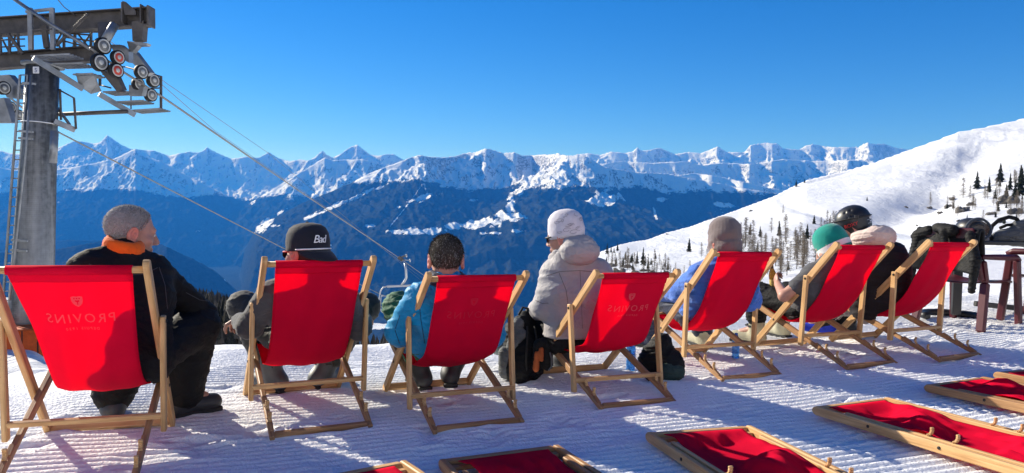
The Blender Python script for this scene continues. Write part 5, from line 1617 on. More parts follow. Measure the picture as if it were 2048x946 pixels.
f.wear("hood_flap", [('cap', pv(3, 842, 585, .27)[:], pv(3, 858, 570, .27)[:], .034, .026, .02), ('cap', pv(3, 845, 600, .24)[:], pv(3, 860, 575, .24)[:], .026, .024, .02)], M['blue_shell'], .006, .05, 23, .006)
f.wear("trousers", f.legs(.098, .088, .084, upto=.78), M['green_cloth'], .010, .07, 29)
ski_boot(f, 'L', M['boot_dark'], M['rubber']); ski_boot(f, 'R', M['boot_dark'], M['rubber'])
f.wear("hair", [f.h.ell(0, -.016, .034, .078, .099, .088, .01), ('cut', f.h.p(0, .052, .05), f.h.R @ np.array([0, 1.0, -.45]), 0), ('cut', f.h.p(0, 0, -.036), f.h.R @ np.array([0, .35, -1.0]), 0)], M['hair_dark'], 0, vox=.005)
strands(f.h, 5600, M['hair_dark'], f.root, f.org, -.045, .022, .20, 5, .077, .0975, .087).name = "hair_tuft"
strands(f.h, 1100, M['hair_grey'], f.root, f.org, -.05, .019, .18, 6, .078, .0985, .088).name = "grey_hair_tuft"
FIGS[3] = f

# --- 4: person in the cream jacket and white beanie
J = dict(neck=pv(4, 1140, 512, .56), shL=pv(4, 1108, 545, .66), shR=pv(4, 1198, 548, .50), elL=pv(4, 1092, 612, .66), wrL=pv(4, 1074, 622, .90), elR=pv(4, 1222, 630, .58), wrR=pv(4, 1190, 650, .80),
         hipL=pv(4, 1128, 676, .62), hipR=pv(4, 1180, 680, .54), knL=pv(4, 1072, 642, .98), knR=pv(4, 1150, 640, 1.02), anL=pv(4, 1052, 730, 1.06), anR=pv(4, 1120, 730, 1.06))
foot(J, 'L', 40); foot(J, 'R', 30); chk(4, J)
f = Fig("person in a cream ski jacket and white patterned beanie, face turned left with dark glasses", J, Head(pv(4, 1130, 476, .58), 62, -8, 0, 1.06), Vector((J['hipL'].x, J['hipL'].y, h1(J['hipL'].x, J['hipL'].y))), 4)
f.body([('L', (-.3, .4, -.5), (.5, 0, -.5), .6, -1), ('R', (-.5, .4, -.3), (0, 0, -1), .6, 1)])
eyes(f)
g = f.wear("jacket", f.torso(.034, .112, .098, .105) + f.hem(-.02) + f.sleeves(.012, .072, .072, .058, upto=.97), M['cream_shell'], .007, .19, 31)
M['seam_cream'] = simple('seam_thread_taupe', (.14, .125, .125), .8)
seam(f, g, [(1092, 552), (1120, 543), (1160, 541), (1200, 545)], .0018, M['seam_cream'])
seam(f, g, [(1118, 545), (1132, 580), (1138, 620), (1132, 650)], .0018, M['seam_cream'])
seam(f, g, [(1070, 600), (1085, 607), (1100, 606)], .0018, M['seam_cream'])
seam(f, g, [(1160, 541), (1163, 600), (1165, 660)], .0015, M['seam_cream'])
f.wear("hood", [('ell', pv(4, 1160, 503, .47)[:], rotm(20, 0, 0), (.128, .10, .085), .03), ('cap', pv(4, 1168, 486, .46)[:], pv(4, 1140, 482, .50)[:], .048, .040, .03), ('cap', pv(4, 1150, 492, .47)[:], pv(4, 1120, 506, .58)[:], .042, .034, .03),
    ('cap', pv(4, 1120, 506, .58)[:], pv(4, 1104, 516, .66)[:], .034, .026, .03), ('cap', pv(4, 1178, 500, .46)[:], pv(4, 1170, 500, .60)[:], .045, .04, .03)], M['cream_shell'], .008, .07, 37, .008)
f.wear("trousers", f.legs(.105, .092, .088, upto=.85), M['ski_black'], .009, .10, 41)
ski_boot(f, 'L', M['boot_dark'], M['rubber']); ski_boot(f, 'R', M['boot_dark'], M['rubber'])
glasses(f, M['black'], M['lens'])
bn = dome(f, "beanie", [(.96, .000), (1.04, -.004), (1.075, .018), (1.08, .05), (1.05, .085), (.96, .118), (.80, .143), (.56, .160), (.28, .168), (.02, .170)], M['white_knit'], .084, .104, 48, .008, .06)
f.wear("hair", [f.h.ell(0, -.03, -.02, .072, .075, .085, .01), ('cut', f.h.p(0, .0, 0), f.h.R @ np.array([0, 1.0, .0]), 0)], M['hair_dark'], 0, vox=.006)
_rs = random.Random(8)
for q_ in range(16):
    a_, z_, r1, tr_ = _rs.uniform(-200, 10), _rs.uniform(.025, .135), _rs.uniform(.010, .030), _rs.uniform(.5, 1.3)
    ph, sq = _rs.uniform(0, 6.28), _rs.uniform(.35, .7)
    b = MB(); pts = []
    for t in np.linspace(0, 2 * math.pi * tr_, 26):
        rr = r1 * (1 - .5 * t / (2 * math.pi * tr_))
        a = math.radians(a_) + math.cos(t + ph) * rr / .09; z = z_ + math.sin(t + ph) * rr * sq
        k = float(np.interp(z, [0, .018, .05, .085, .118, .143, .160, .170], [1.04, 1.075, 1.08, 1.05, .96, .80, .56, .1])) * 1.022
        pts.append(f.h.p(math.cos(a) * .084 * k, math.sin(a) * .104 * k - .012, z))
    b.tube(pts, .0011, 5)
    link("beanie_swirl", b.mesh("beanie_swirl", M['swirl'], f.org), bn)
FIGS[4] = f

# --- 5: person in the blue hoodie
J = dict(neck=pv(5, 1443, 524, .27), shL=pv(5, 1398, 550, .36), shR=pv(5, 1490, 545, .22), elL=pv(5, 1362, 584, .58), wrL=pv(5, 1330, 590, .82), elR=pv(5, 1500, 600, .38), wrR=pv(5, 1450, 600, .68),
         hipL=pv(5, 1385, 628, .56), hipR=pv(5, 1430, 632, .46), knL=pv(5, 1318, 592, .98), knR=pv(5, 1400, 600, .95), anL=pv(5, 1302, 660, 1.20), anR=pv(5, 1405, 660, 1.06))
foot(J, 'L', 50); foot(J, 'R', 20); chk(5, J)
f = Fig("person in a blue hoodie and a taupe beanie seen from behind, one bent arm showing", J, Head(pv(5, 1447, 487, .29), 30, -4, 0), Vector((J['hipL'].x, J['hipL'].y, h1(J['hipL'].x, J['hipL'].y))), 5)
f.body([('L', pv(5, 1318, 596, .92) - J['wrL'], (0, 0, -1), .6, -1), ('R', pv(5, 1430, 600, .78) - J['wrR'], (0, 0, -1), .6, 1)])
eyes(f)
f.wear("hoodie", f.torso(.020) + f.hem(-.0) + f.sleeves(.008, .070, .070, .052, upto=.95), M['blue_hoodie'], .010, .09, 43)
f.wear("trousers", f.legs(.100, .090, .086, upto=.9), M['navy_cloth'], .010, .09, 47)
ski_boot(f, 'L', M['navy_cloth'], M['rubber']); ski_boot(f, 'R', M['boot_beige'], M['rubber'])
dome(f, "beanie", [(.98, -.060), (1.03, -.062), (1.05, -.045), (1.07, -.02), (1.05, -.012), (1.08, .002), (1.06, .016), (1.03, .020), (1.07, .036), (1.06, .052), (1.08, .066), (1.04, .088), (.96, .112), (.84, .134), (.66, .152), (.42, .164), (.20, .168), (.02, .166)], M['taupe_knit'], .084, .104, 70, .006, .11, seed=4)
FIGS[5] = f

# --- 6: person in the teal beanie with the beer
J = dict(neck=pv(6, 1662, 525, .30), shL=pv(6, 1627, 548, .38), shR=pv(6, 1700, 545, .22), elL=pv(6, 1568, 592, .50), wrL=pv(6, 1556, 568, .72), elR=pv(6, 1690, 590, .40), wrR=pv(6, 1600, 585, .74),
         hipL=pv(6, 1606, 620, .54), hipR=pv(6, 1650, 622, .44), knL=pv(6, 1520, 588, .92), knR=pv(6, 1575, 588, .88), anL=pv(6, 1508, 645, 1.06), anR=pv(6, 1560, 640, 1.2))
foot(J, 'L', 50); foot(J, 'R', 30); chk(6, J)
f = Fig("person in a teal beanie and charcoal tee, bare forearm raised with a beer bottle", J, Head(pv(6, 1664, 495, .34), 54, -30, 4), Vector((J['hipL'].x, J['hipL'].y, h1(J['hipL'].x, J['hipL'].y))), 6)
bp = pv(6, 1550, 556, .80)
f.body([('L', (bp - J['wrL']) * 1.0 + Vector((0, 0, .02)), (.5, .2, .1), 1.0, -1), ('R', pv(6, 1575, 583, .84) - J['wrR'], (0, 0, -1), .6, 1)])
eyes(f)
f.wear("tee_shirt", f.torso(.012) + f.sleeves(.004, .066, .066, .06, upto=.0), M['tee_charcoal'], .007, .08, 53) if False else \
    f.wear("tee_shirt", f.torso(.012) + [('cap', J['sh' + q][:], J['sh' + q].lerp(J['el' + q], .55)[:], .068, .062, .03) for q in 'LR'], M['tee_charcoal'], .007, .08, 53)
f.wear("trousers", f.legs(.100, .088, .080, upto=.62), M['ski_black'], .010, .08, 59)
for q in 'LR': ski_boot(f, q, M['boot_beige'], M['rubber'], 1.0, .24)
f.wear("beard", [f.h.ell(0, .040, -.082, .058, .056, .036, .02), f.h.cap((-.062, .01, -.03), (-.045, .04, -.08), .016, .022), f.h.cap((.062, .01, -.03), (.045, .04, -.08), .016, .022)], M['beard'], .003, .02, 5, .006)
dome(f, "beanie", [(1.0, -.034), (1.045, -.036), (1.055, -.022)], M['teal_knit'], .084, .104, 60, .012)
dome(f, "beanie_band", [(1.056, -.022), (1.066, -.01), (1.074, .008), (1.076, .014)], M['white_wool'], .084, .104, 60, .012)
dome(f, "beanie_crown", [(1.06, .014), (1.06, .04), (1.03, .072), (.95, .100), (.80, .125), (.57, .143), (.30, .152), (.02, .154)], M['teal_knit'], .084, .104, 44, .026)
FIGS[6] = f

# --- 7: person with the helmet
J = dict(neck=pv(7, 1742, 486, .56), shL=pv(7, 1708, 510, .66), shR=pv(7, 1790, 510, .46), elL=pv(7, 1700, 585, .78), wrL=pv(7, 1672, 600, 1.0), elR=pv(7, 1800, 592, .56), wrR=pv(7, 1750, 605, .80),
         hipL=pv(7, 1742, 622, .62), hipR=pv(7, 1785, 622, .50), knL=pv(7, 1680, 598, .98), knR=pv(7, 1720, 596, .92), anL=pv(7, 1648, 655, 1.20), anR=pv(7, 1690, 660, 1.10))
foot(J, 'L', 60); foot(J, 'R', 55); chk(7, J)
f = Fig("person in a black ski helmet and dark jacket with a pale rose hood", J, Head(pv(7, 1706, 452, .66), 66, -22, 0), Vector((J['hipL'].x, J['hipL'].y, h1(J['hipL'].x, J['hipL'].y))), 7)
f.body([('L', (-.6, .5, -.2), (0, 0, -1), .6, -1), ('R', (-.6, .4, 0), (0, 0, -1), .6, 1)])
eyes(f)
f.wear("jacket", f.torso(.036, .115, .108, .11) + f.hem(.02) + f.sleeves(.010, .072, .070, .056, upto=.95), M['plum_black'], .010, .10, 61)
f.wear("hood", ring_prims(f, .086, .034, .044, -.02, .0, 140, 400, 14, .03) + ring_prims(f, .106, .048, .044, -.035, .0, 190, 360, 10, .03) + [('cap', pv(7, 1740, 470, .52)[:], pv(7, 1716, 494, .60)[:], .040, .034, .03), ('cap', pv(7, 1716, 494, .60)[:], pv(7, 1703, 510, .66)[:], .034, .024, .03), ('ell', pv(7, 1758, 468, .46)[:], rotm(20, 0, 0), (.115, .085, .065), .03)], M['hood_rose'], .011, .045, 67, .007)
f.wear("collar", ring_prims(f, .092, .026, -.012, -.01, .0, 110, 300, 12, .02), M['royal_blue'], .004, .05, 71, .007)
f.wear("trousers", f.legs(.108, .094, .086, upto=.55), M['pale_grey_cloth'], .014, .06, 73)
f.wear("gaiters", [('cap', J['kn' + q].lerp(J['an' + q], .05)[:], J['an' + q][:], .096, .075, .02) for q in 'LR'], M['ski_black'], .006, .07, 79)
for q in 'LR':
    o = ski_boot(f, q, M['royal_blue'] if q == 'L' else M['boot_dark'], M['white'], 1.0, .10)
hl = [f.h.ell(0, -.012, .040, .096, .118, .104, .01), f.h.ell(0, -.03, -.02, .088, .085, .07, .03),
      ('sub', f.h.p(0, .10, -.06), f.h.R, (.075 * HS, .075 * HS, .085 * HS), .01), ('cut', f.h.p(0, 0, -.060), f.h.R @ np.array([0, .1, -1.0]), 0)]
for q in (-1, 1):
    for t in range(3): hl.append(('sub', f.h.p(q * .072, .055 - .038 * t, .118 + .004 * t), f.h.R, (.010, .015, .03), .004))
    for t in range(3): hl.append(('sub', f.h.p(q * .099, .045 - .030 * t, .060 + .006 * t), f.h.R, (.02, .010, .006), .003))
hm_ = f.wear("helmet", hl, M['helmet_black'], 0, vox=.0055)
b = MB(); b.tube([f.h.p(math.cos(a) * .099, math.sin(a) * .121 - .012, .052 + .018 * math.sin(a)) for a in np.linspace(0, 2 * math.pi, 49)], .006, 6)
link("helmet_band", b.mesh("helmet_band", M['rubber'], f.org), hm_)
b = MB(); b.box(f.h.p(-.099, -.04, .052), .012, .03, .03, .003, math.radians(66)); link("strap_clip", b.mesh("strap_clip", M['black'], f.org), hm_)
def helfn(a_deg, z0, up_=0.0):
    def fn(x, y):
        a = math.radians(a_deg) - x / .112; z = z0 + y + up_ * x
        k = math.sqrt(max(.05, 1 - ((z - .040) / .104) ** 2)) if z > .04 else 1.0 - .5 * ((z - .04) / .3) ** 2
        return f.h.p(math.cos(a) * .0995 * k, math.sin(a) * .1215 * k - .012, z)
    return fn
def helfn_m(a_deg, z0, up_=0.0):
    g = helfn(a_deg, z0, up_)
    return lambda x, y: g(-x, y)
text_on(f, "helmet_lettering", "ROXY", helfn_m(168, .000), .034, M['red_print'], hm_, .9, .1)
text_on(f, "helmet_lettering", "-iiv.iviinu-", helfn_m(246, -.008), .020, M['print_white'], hm_, .8)
for z_ in (-.014, .010):
    b = MB(); g_ = helfn_m(246, z_); b.tube([g_(x, .004 * x) for x in np.linspace(-.045, .045, 9)], .0012, 5)
    link("label_edge", b.mesh("label_edge", M['print_white'], f.org), hm_)
b = MB(); pts = [(-.014, .0), (-.016, .014), (-.007, .007), (0, .018), (.007, .007), (.016, .014), (.014, .0)]
g_ = helfn_m(246, .012); b.prism([g_(x, y) for x, y in pts], f.h.R @ np.array([math.cos(math.radians(246)), math.sin(math.radians(246)), 0]), .004)
link("helmet_crown_mark", b.mesh("helmet_crown_mark", M['print_white'], f.org), hm_)
FIGS[7] = f
# ------------------------------------------------------------------ bags, bottles, plastic furniture
def soft_thing(name, label, cat, prims, m_, base, crease=.006, cscale=.08, seed=1, vox=.007, group=None, it=2):
    o = soft(name, prims, m_, None, base, vox, crease, cscale, seed, it)
    o.location = base
    return tag(o, label, cat, group)
def sub(o, name, mb, m_): return link(name, mb.mesh(name, m_, o.location), o)
def subsoft(o, name, prims, m_, crease=.003, seed=1, vox=.005, cs=.05): return soft(name, prims, m_, o, o.location, vox, crease, cs, seed)

M['bag_black'] = cloth("black_nylon", (0.004, 0.004, 0.0048), 0.7, 700, 0.0, .3, .008)
M['bag_grey'] = cloth("grey_nylon", (0.10, 0.105, 0.11), 0.7, 700, 0.02, .25, .008)
M['bag_green'] = cloth("dark_green_nylon", (0.028, 0.05, 0.042), 0.7, 700, 0.02, .25, .008)
M['mitt_orange'] = cloth("orange_mesh", (0.40, 0.10, 0.03), 0.8, 500, 0, .3, .004)
M['helmet_grey'] = simple("grey_green_shell", (0.10, 0.13, 0.13), 0.4, .15, 12)

# backpack standing against the left front of chair 4
b0 = ray_ground(1046, 762); fw, rt = CH[4]['F'], CH[4]['R']
def bp_(u, v, z): return (b0 + rt * u + fw * v + Z_ * z)
bagp = [('cap', bp_(-.03, .02, .08)[:], bp_(-.02, .05, .30)[:], .10, .095, .03), ('cap', bp_(.05, .02, .08)[:], bp_(.06, .06, .30)[:], .095, .085, .03), ('cap', bp_(-.01, .05, .30)[:], bp_(.04, .08, .38)[:], .085, .06, .03), ('cap', bp_(-.04, -.03, .07)[:], bp_(.02, -.03, .22)[:], .085, .07, .03)]
bag = soft_thing("backpack", "black and grey backpack standing on the snow left of the crest-print chair", "backpack", bagp, M['bag_black'], b0, .010, .09, 5)
subsoft(bag, "grey_panel", [('cap', bp_(-.085, .0, .20)[:], bp_(-.05, -.012, .37)[:], .040, .040, .02), ('cap', bp_(-.085, -.01, .22)[:], bp_(-.03, -.045, .31)[:], .030, .030, .02)], M['bag_grey'], .005, 7)
subsoft(bag, "side_pocket", [('cap', bp_(-.11, .02, .06)[:], bp_(-.12, .02, .18)[:], .05, .045, .02)], M['bag_grey'], .005, 8)
for k in range(2):
    mb = MB(); mb.tube([bp_(-.02 + .08 * k, -.10, .06), bp_(-.03 + .08 * k, -.115, .16), bp_(-.02 + .07 * k, -.10, .26), bp_(0 + .05 * k, -.05, .36)], .007, 6); sub(bag, "compression_strap", mb, M['black_seam'])
mb = MB(); mb.tube([bp_(-.02, .05, .42), bp_(.0, .03, .47), bp_(.04, .04, .46), bp_(.05, .07, .42)], .008, 6); sub(bag, "haul_loop", mb, M['black_seam'])
hl = ray_ground(1000, 692); 
gp = at(1083, 715, (b0.y) - .10)
mp2 = [('cap', (gp + Vector((-.022, 0, .075)))[:], (gp + Vector((-.030, 0, -.055)))[:], .033, .030, .012), ('cap', (gp + Vector((.03, .0, .09)))[:], (gp + Vector((.035, .01, -.045)))[:], .036, .040, .012), ('cap', (gp + Vector((-.015, 0, .095)))[:], (gp + Vector((.035, 0, .105)))[:], .026, .030, .012)]
mit = soft_thing("ski_glove", "black ski glove with an orange palm hanging on the backpack", "glove", mp2, M['bag_black'], gp - Vector((0, 0, .1)), .004, .04, 9, .005)
subsoft(mit, "palm_patch", [('cap', (gp + Vector((-.030, -.026, .03)))[:], (gp + Vector((-.034, -.022, -.068)))[:], .016, .020, .01), ('cap', (gp + Vector((-.005, -.030, .055)))[:], (gp + Vector((.0, -.030, -.01)))[:], .017, .012, .01)], M['mitt_orange'], .003, 3, .004)
mb = MB(); mb.tube([gp + Vector((.05, -.035, .04)), gp + Vector((.062, -.035, .0)), gp + Vector((.062, -.03, -.05)), gp + Vector((.045, -.03, -.075))], .006, 6); sub(mit, "trim_cord", mb, M['bag_grey'])
h0 = at(1008, 690, b0.y + .45)
hp_ = [('ell', (h0 + Vector((0, 0, 0)))[:], I3, (.105, .12, .085), .01), ('cut', (h0 - Z_ * .06)[:], (0, 0, -1), 0)]
hh = soft_thing("grey_helmet", "grey green helmet edge showing left of the backpack behind the chair post", "helmet", hp_, M['helmet_grey'], Vector((h0.x, h0.y, h0.z - .06)), 0, .05, 2, .006)

# black bag under the crest-print chair
c0 = ray_ground(1322, 762)
def cb_(u, v, z): return c0 + Vector((u, v, z))
bag2 = soft_thing("black_bag", "slumped black bag with grey green base, lying right of the blue bottle", "bag",
    [('cap', cb_(-.05, .10, .10)[:], cb_(.06, .06, .10)[:], .085, .10, .03), ('cap', cb_(-.06, .10, .17)[:], cb_(.02, .08, .23)[:], .05, .065, .03), ('cap', cb_(.04, .04, .06)[:], cb_(.07, .02, .05)[:], .075, .06, .03), ('cap', cb_(.0, .06, .2)[:], cb_(.075, .05, .12)[:], .05, .06, .03)], M['bag_black'], c0, .012, .08, 12)
subsoft(bag2, "bag_base", [('cap', cb_(.03, -.022, .065)[:], cb_(.095, -.012, .06)[:], .058, .055, .03)], M['bag_green'], .006, 3)
mb = MB(); mb.tube([cb_(-.09, .03, .02), cb_(-.11, -.02, .03), cb_(-.09, -.06, .012), cb_(-.06, -.06, .03), cb_(-.03, -.05, .06)], .006, 6); sub(bag2, "shoulder_strap", mb, M['black_seam'])
mb = MB(); mb.tube([cb_(.11, .0, .11), cb_(.145, -.02, .10), cb_(.12, -.02, .095)], .006, 6); sub(bag2, "pull_tab", mb, M['black_seam'])

# bottles
def pet(name, label, p, hgt, grp):
    m_ = M['pet']; t = thing(name, label, "bottle", p, 0, grp); k = hgt / .23
    prof = [(.030, .0), (.034, .006), (.034, .012), (.031, .03), (.034, .05), (.0335, .075), (.031, .08), (.0335, .086), (.0335, .13), (.031, .136), (.034, .142), (.034, .165), (.030, .182), (.018, .200), (.0135, .206), (.0135, .216)]
    mb = MB(); mb.lathe((0, 0, 0), Z_, [(r * k, z * k) for r, z in prof], 20); mb.build("bottle_body", m_, t)
    mb = MB(); mb.lathe((0, 0, 0), Z_, [(.0335 * k * 1.015, .088 * k), (.0335 * k * 1.02, .09 * k), (.0335 * k * 1.02, .126 * k), (.0335 * k * 1.015, .128 * k)], 20); mb.build("paper_label", M['pet_label'], t)
    mb = MB(); mb.lathe((0, 0, 0), Z_, [(.015 * k, .210 * k), (.0155 * k, .213 * k), (.0155 * k, .228 * k), (.013 * k, .231 * k)], 16); mb.build("bottle_cap", M['pet_cap'], t)
    return t
def glassy(name, col, rough=.08, trans=.75):
    m_, t, b = mat(name)
    tc = nd(t, "ShaderNodeTexCoord"); n = nd(t, "ShaderNodeTexNoise", Scale=30.0, Detail=3.0)
    t.links.new(tc.outputs['Object'], n.inputs['Vector'])
    t.links.new(ramp(t, n.outputs[0], [(0.3, tuple(c * .85 for c in col)), (0.7, col)]), b.inputs['Base Color'])
    b.inputs['Roughness'].default_value = rough; b.inputs['Transmission Weight'].default_value = trans; b.inputs['IOR'].default_value = 1.33
    return m_
M['pet'] = glassy("blue_pet", (0.08, 0.34, 0.85)); M['pet_cap'] = simple("blue_cap", (0.02, 0.08, 0.35), .4); M['pet_label'] = simple("pale_blue_label", (0.10, 0.30, 0.70), .5, .3, 60)
p = ray_ground(1261, 744); pet("water_bottle", "blue plastic water bottle beside the slumped black bag", p, .22, "blue water bottles on the snow")
p = ray_ground(1471, 716); pet("water_bottle", "blue plastic water bottle standing under the chair of the blue hoodie", p, .185, "blue water bottles on the snow")
M['beer'] = glassy("brown_beer_glass", (0.30, 0.12, 0.008), .05, .8)
bt = at(1549, 560, (CH[6]['o'] + CH[6]['F'] * .80).y + .0)
bb = thing("beer_bottle", "brown glass beer bottle held up in the bare hand", "bottle", bt - Z_ * .075)
mb = MB(); mb.lathe((0, 0, 0), Z_, [(.026, 0), (.030, .005), (.030, .115), (.024, .14), (.0135, .165), (.0125, .20), (.0145, .203), (.0145, .214), (.011, .216)], 18); mb.build("bottle_body", M['beer'], bb)
mb = MB(); mb.lathe((0, 0, 0), Z_, [(.0304, .03), (.0308, .032), (.0308, .08), (.0304, .082)], 18); mb.build("paper_label", simple("gold_label", (.45, .32, .08), .6, .3, 50), bb)
mb = MB(); mb.lathe((0, 0, 0), Z_, [(.0138, .168), (.0142, .17), (.0134, .198), (.0128, .2)], 14); mb.build("neck_foil", simple("dark_foil", (.05, .03, .02), .4, .3, 50), bb)
bb.rotation_euler = (0, math.radians(-8), 0)

# burgundy plastic armchairs
def armchair(loc, rz, label):
    t = thing("plastic_armchair", label, "plastic chair", loc, rz, "burgundy plastic armchairs by the table")
    t.scale = (.95, .95, .95)
    m_ = M['burgundy']; w_, d_ = .27, .25; sh = .42
    def part(name, mb): return link(name, mb.mesh(name, m_), t)
    us, vs = np.linspace(-w_ + .02, w_ - .02, 11), np.linspace(-d_ + .02, d_, 11)
    me = mesh_np("seat", [(u, v, sh - .015 + .03 * (u / w_) ** 2 + .02 * (v / d_) ** 2 * (1 if v > 0 else .3) - (.03 if v > d_ - .01 else 0)) for v in vs for u in us], grid_faces(11, 11), m_)
    o = link("seat", me, t); o.modifiers.new("t", 'SOLIDIFY').thickness = .012
    for s in (-1, 1):
        mb = MB(); mb.bar((s * (w_ + .035), -d_ - .08, -.01), (s * w_, -d_ + .02, sh), Vector((1, 0, 0)), .075, .05, .012); mb.bar((s * w_, -d_ + .02, sh), (s * w_ * .96, -d_ - .02, sh + .20), Vector((1, 0, 0)), .07, .042, .012); part("rear_leg", mb)
        mb = MB(); mb.bar((s * (w_ + .03), d_ + .04, -.01), (s * (w_ + .02), d_ - .02, sh + .20), Vector((0, 1, 0)), .065, .05, .012); part("front_leg", mb)
        mb = MB(); mb.tube([(s * w_ * .97, -d_ - .03, sh + .235), (s * (w_ + .02), -.05, sh + .232), (s * (w_ + .022), d_ - .04, sh + .225), (s * (w_ + .02), d_ + .01, sh + .20)], [.022, .028, .03, .024], 10); part("armrest", mb)
        mb = MB(); mb.bar((s * w_ * .96, -d_ - .02, sh + .02), (s * w_ * .80, -d_ - .11, sh + .46), Vector((1, 0, 0)), .05, .032, .01); part("back_post", mb)
    mb = MB(); mb.bar((-w_ * .84, -d_ - .108, sh + .44), (w_ * .84, -d_ - .108, sh + .44), Z_, .10, .024, .01); part("top_rail", mb)
    mb = MB(); mb.bar((-w_ * .9, -d_ - .045, sh + .13), (w_ * .9, -d_ - .045, sh + .13), Z_, .06, .022, .008); part("lower_rail", mb)
    for k in range(6):
        u = -.175 + .07 * k; mb = MB(); mb.bar((u, -d_ - .05, sh + .14), (u * .96, -d_ - .102, sh + .42), Vector((1, 0, 0)), .036, .014, .004); part("back_slat", mb)
    return t
def gz(x, y): return (x, y, h1(x, y))
arm1 = armchair(gz(4.10, 6.42), math.radians(-62), "burgundy plastic armchair with the black jacket over its back, right of the last deck chair")
arm2 = armchair(gz(4.78, 6.35), math.radians(35), "burgundy plastic armchair cut off by the right edge of the picture")
arm3 = None
# table
tb = thing("dark_table", "black table with a straight foot bar behind the burgundy chairs", "table", gz(4.85, 7.0))
TB = Vector(tb.location); tz = 1.0476 - (484 - 444) * 7.0 / 1437
mb = MB(); mb.bar(Vector((4.35, 7.03, tz)), Vector((5.8, 7.35, tz)), Vector((-.2, .95, 0)), .62, .04, .008); link("table_top", mb.mesh("table_top", M['black'], TB), tb)
for q in (0, 1):
    c_ = Vector((4.20, 6.75, 0)) if q == 0 else Vector((5.6, 7.05, 0)); g0 = h1(c_.x, c_.y)
    mb = MB(); mb.bar(Vector((c_.x, c_.y, g0 + .03)), Vector((c_.x, c_.y, tz - .02)), X_, .085, .05, .01); link("table_leg", mb.mesh("table_leg", M['black'], TB), tb)
    mb = MB(); fa = np.linspace(math.radians(20), math.radians(160), 14); mb.tube([Vector((c_.x - .10 + .23 * math.cos(a) * 1.1, c_.y - .12 + .26 * math.sin(a), g0 + .035)) for a in np.linspace(math.radians(-5), math.radians(185), 16)], .034, 8); link("table_foot", mb.mesh("table_foot", M['black'], TB), tb)
mb = MB(); mb.bar(at(1950, 607, 6.75), at(2060, 619, 6.9), Z_, .05, .04, .006); link("foot_bar", mb.mesh("foot_bar", M['black'], TB), tb)
# jacket over the chair back
jp = lambda px, py, d: at(px, py, d)
_bx, _by = Vector((math.cos(math.radians(-62)), math.sin(math.radians(-62)), 0)), Vector((-math.sin(math.radians(-62)), math.cos(math.radians(-62)), 0))
def jb(u, v, z): return Vector((4.10, 6.42, h1(4.10, 6.42) + z)) + _bx * u + _by * v
def jsheet(u, s_):
    """cloth hung over the chair back: s_ runs from the hem in front, over the top, down the back"""
    R = .036; top = .815
    if s_ < .22: v, z = -.255 - .0 * s_, top - (.22 - s_)
    elif s_ < .22 + math.pi * R: a = (s_ - .22) / R; v, z = -.255 - R + R * math.cos(a) , top + R * math.sin(a)
    else: t = s_ - .22 - math.pi * R; v, z = -.255 - 2 * R - t * .22, top - t
    n_ = .018 * fbm(np.array([u * 5 + 3.1]), np.array([s_ * 4.0]), 3, 8)[0]; fall = max(0, s_ - .34)
    v -= n_ + .02 * math.sin(u * 22 + 2) * min(1, fall * 4) + .012 * abs(math.sin(u * 9)); z += .014 * math.sin(u * 13) * (1 if s_ < .2 else .5) - (.10 * max(0, u) * fall)
    return jb(u * (1 + .10 * fall), v, z)
jk = soft_thing("black_jacket", "black jacket draped over the back of the burgundy chair", "jacket",
    [('cap', jb(-.27, -.33, .78)[:], jb(-.30, -.37, .52)[:], .048, .040, .02), ('cap', jb(-.30, -.37, .52)[:], jb(-.30, -.40, .22)[:], .040, .030, .02), ('cap', jb(-.29, -.33, .78)[:], jb(-.18, -.33, .83)[:], .045, .05, .02)], M['bag_black'], Vector(gz(4.0, 6.5)), .010, .07, 21, .008)
_us, _ss = np.linspace(-.29, .26, 26), np.linspace(0, .66, 34)
me = mesh_np("jacket_body", np.array([jsheet(u, s_) - jk.location for s_ in _ss for u in _us]), grid_faces(34, 26), M['bag_black'])
o = link("jacket_body", me, jk); md_ = o.modifiers.new("thickness", 'SOLIDIFY'); md_.thickness = .022; md_.offset = 0
subsoft(jk, "jacket_sleeve", [('cap', jb(.20, -.36, .80)[:], jb(.27, -.40, .60)[:], .042, .040, .02), ('cap', jb(.27, -.40, .60)[:], jb(.25, -.40, .34)[:], .040, .028, .02)], M['bag_black'], .008, 4, .007, .07)
subsoft(jk, "jacket_hood", [('cap', jb(-.08, -.36, .86)[:], jb(.06, -.38, .84)[:], .045, .05, .03), ('cap', jb(.0, -.41, .82)[:], jb(.03, -.42, .70)[:], .035, .02, .03)], M['bag_black'], .008, 6, .007, .06)
# helmet with goggles on the table
gc = at(1940, 457, 6.7)
go = soft_thing("black_ski_helmet", "black ski helmet with wide goggles lying on the jacket at the table edge", "helmet",
    [('ell', gc[:], I3, (.115, .14, .10), .01), ('sub', (gc + Vector((.02, -.14, -.02)))[:], I3, (.075, .075, .06), .01), ('cut', (gc - Z_ * .075)[:], (0, 0, -1), 0)], M['helmet_black'], Vector((gc.x, gc.y, gc.z - .075)), 0, .05, 1, .006)
mb = MB(); mb.tube([gc + Vector((.118 * math.cos(a) + .012, -.10 + .05 * math.sin(a * 2) * .2, .098 * math.sin(a) - .005)) for a in np.linspace(0, 2 * math.pi, 30)], .012, 8); sub(go, "goggle_frame", mb, M['slate'])
mb = MB(); mb.prism([gc + Vector((.098 * math.cos(a) + .012, -.10, .078 * math.sin(a) - .005)) for a in np.linspace(0, 2 * math.pi, 20, endpoint=False)], Y_, .01); sub(go, "goggle_lens", mb, M['lens'])
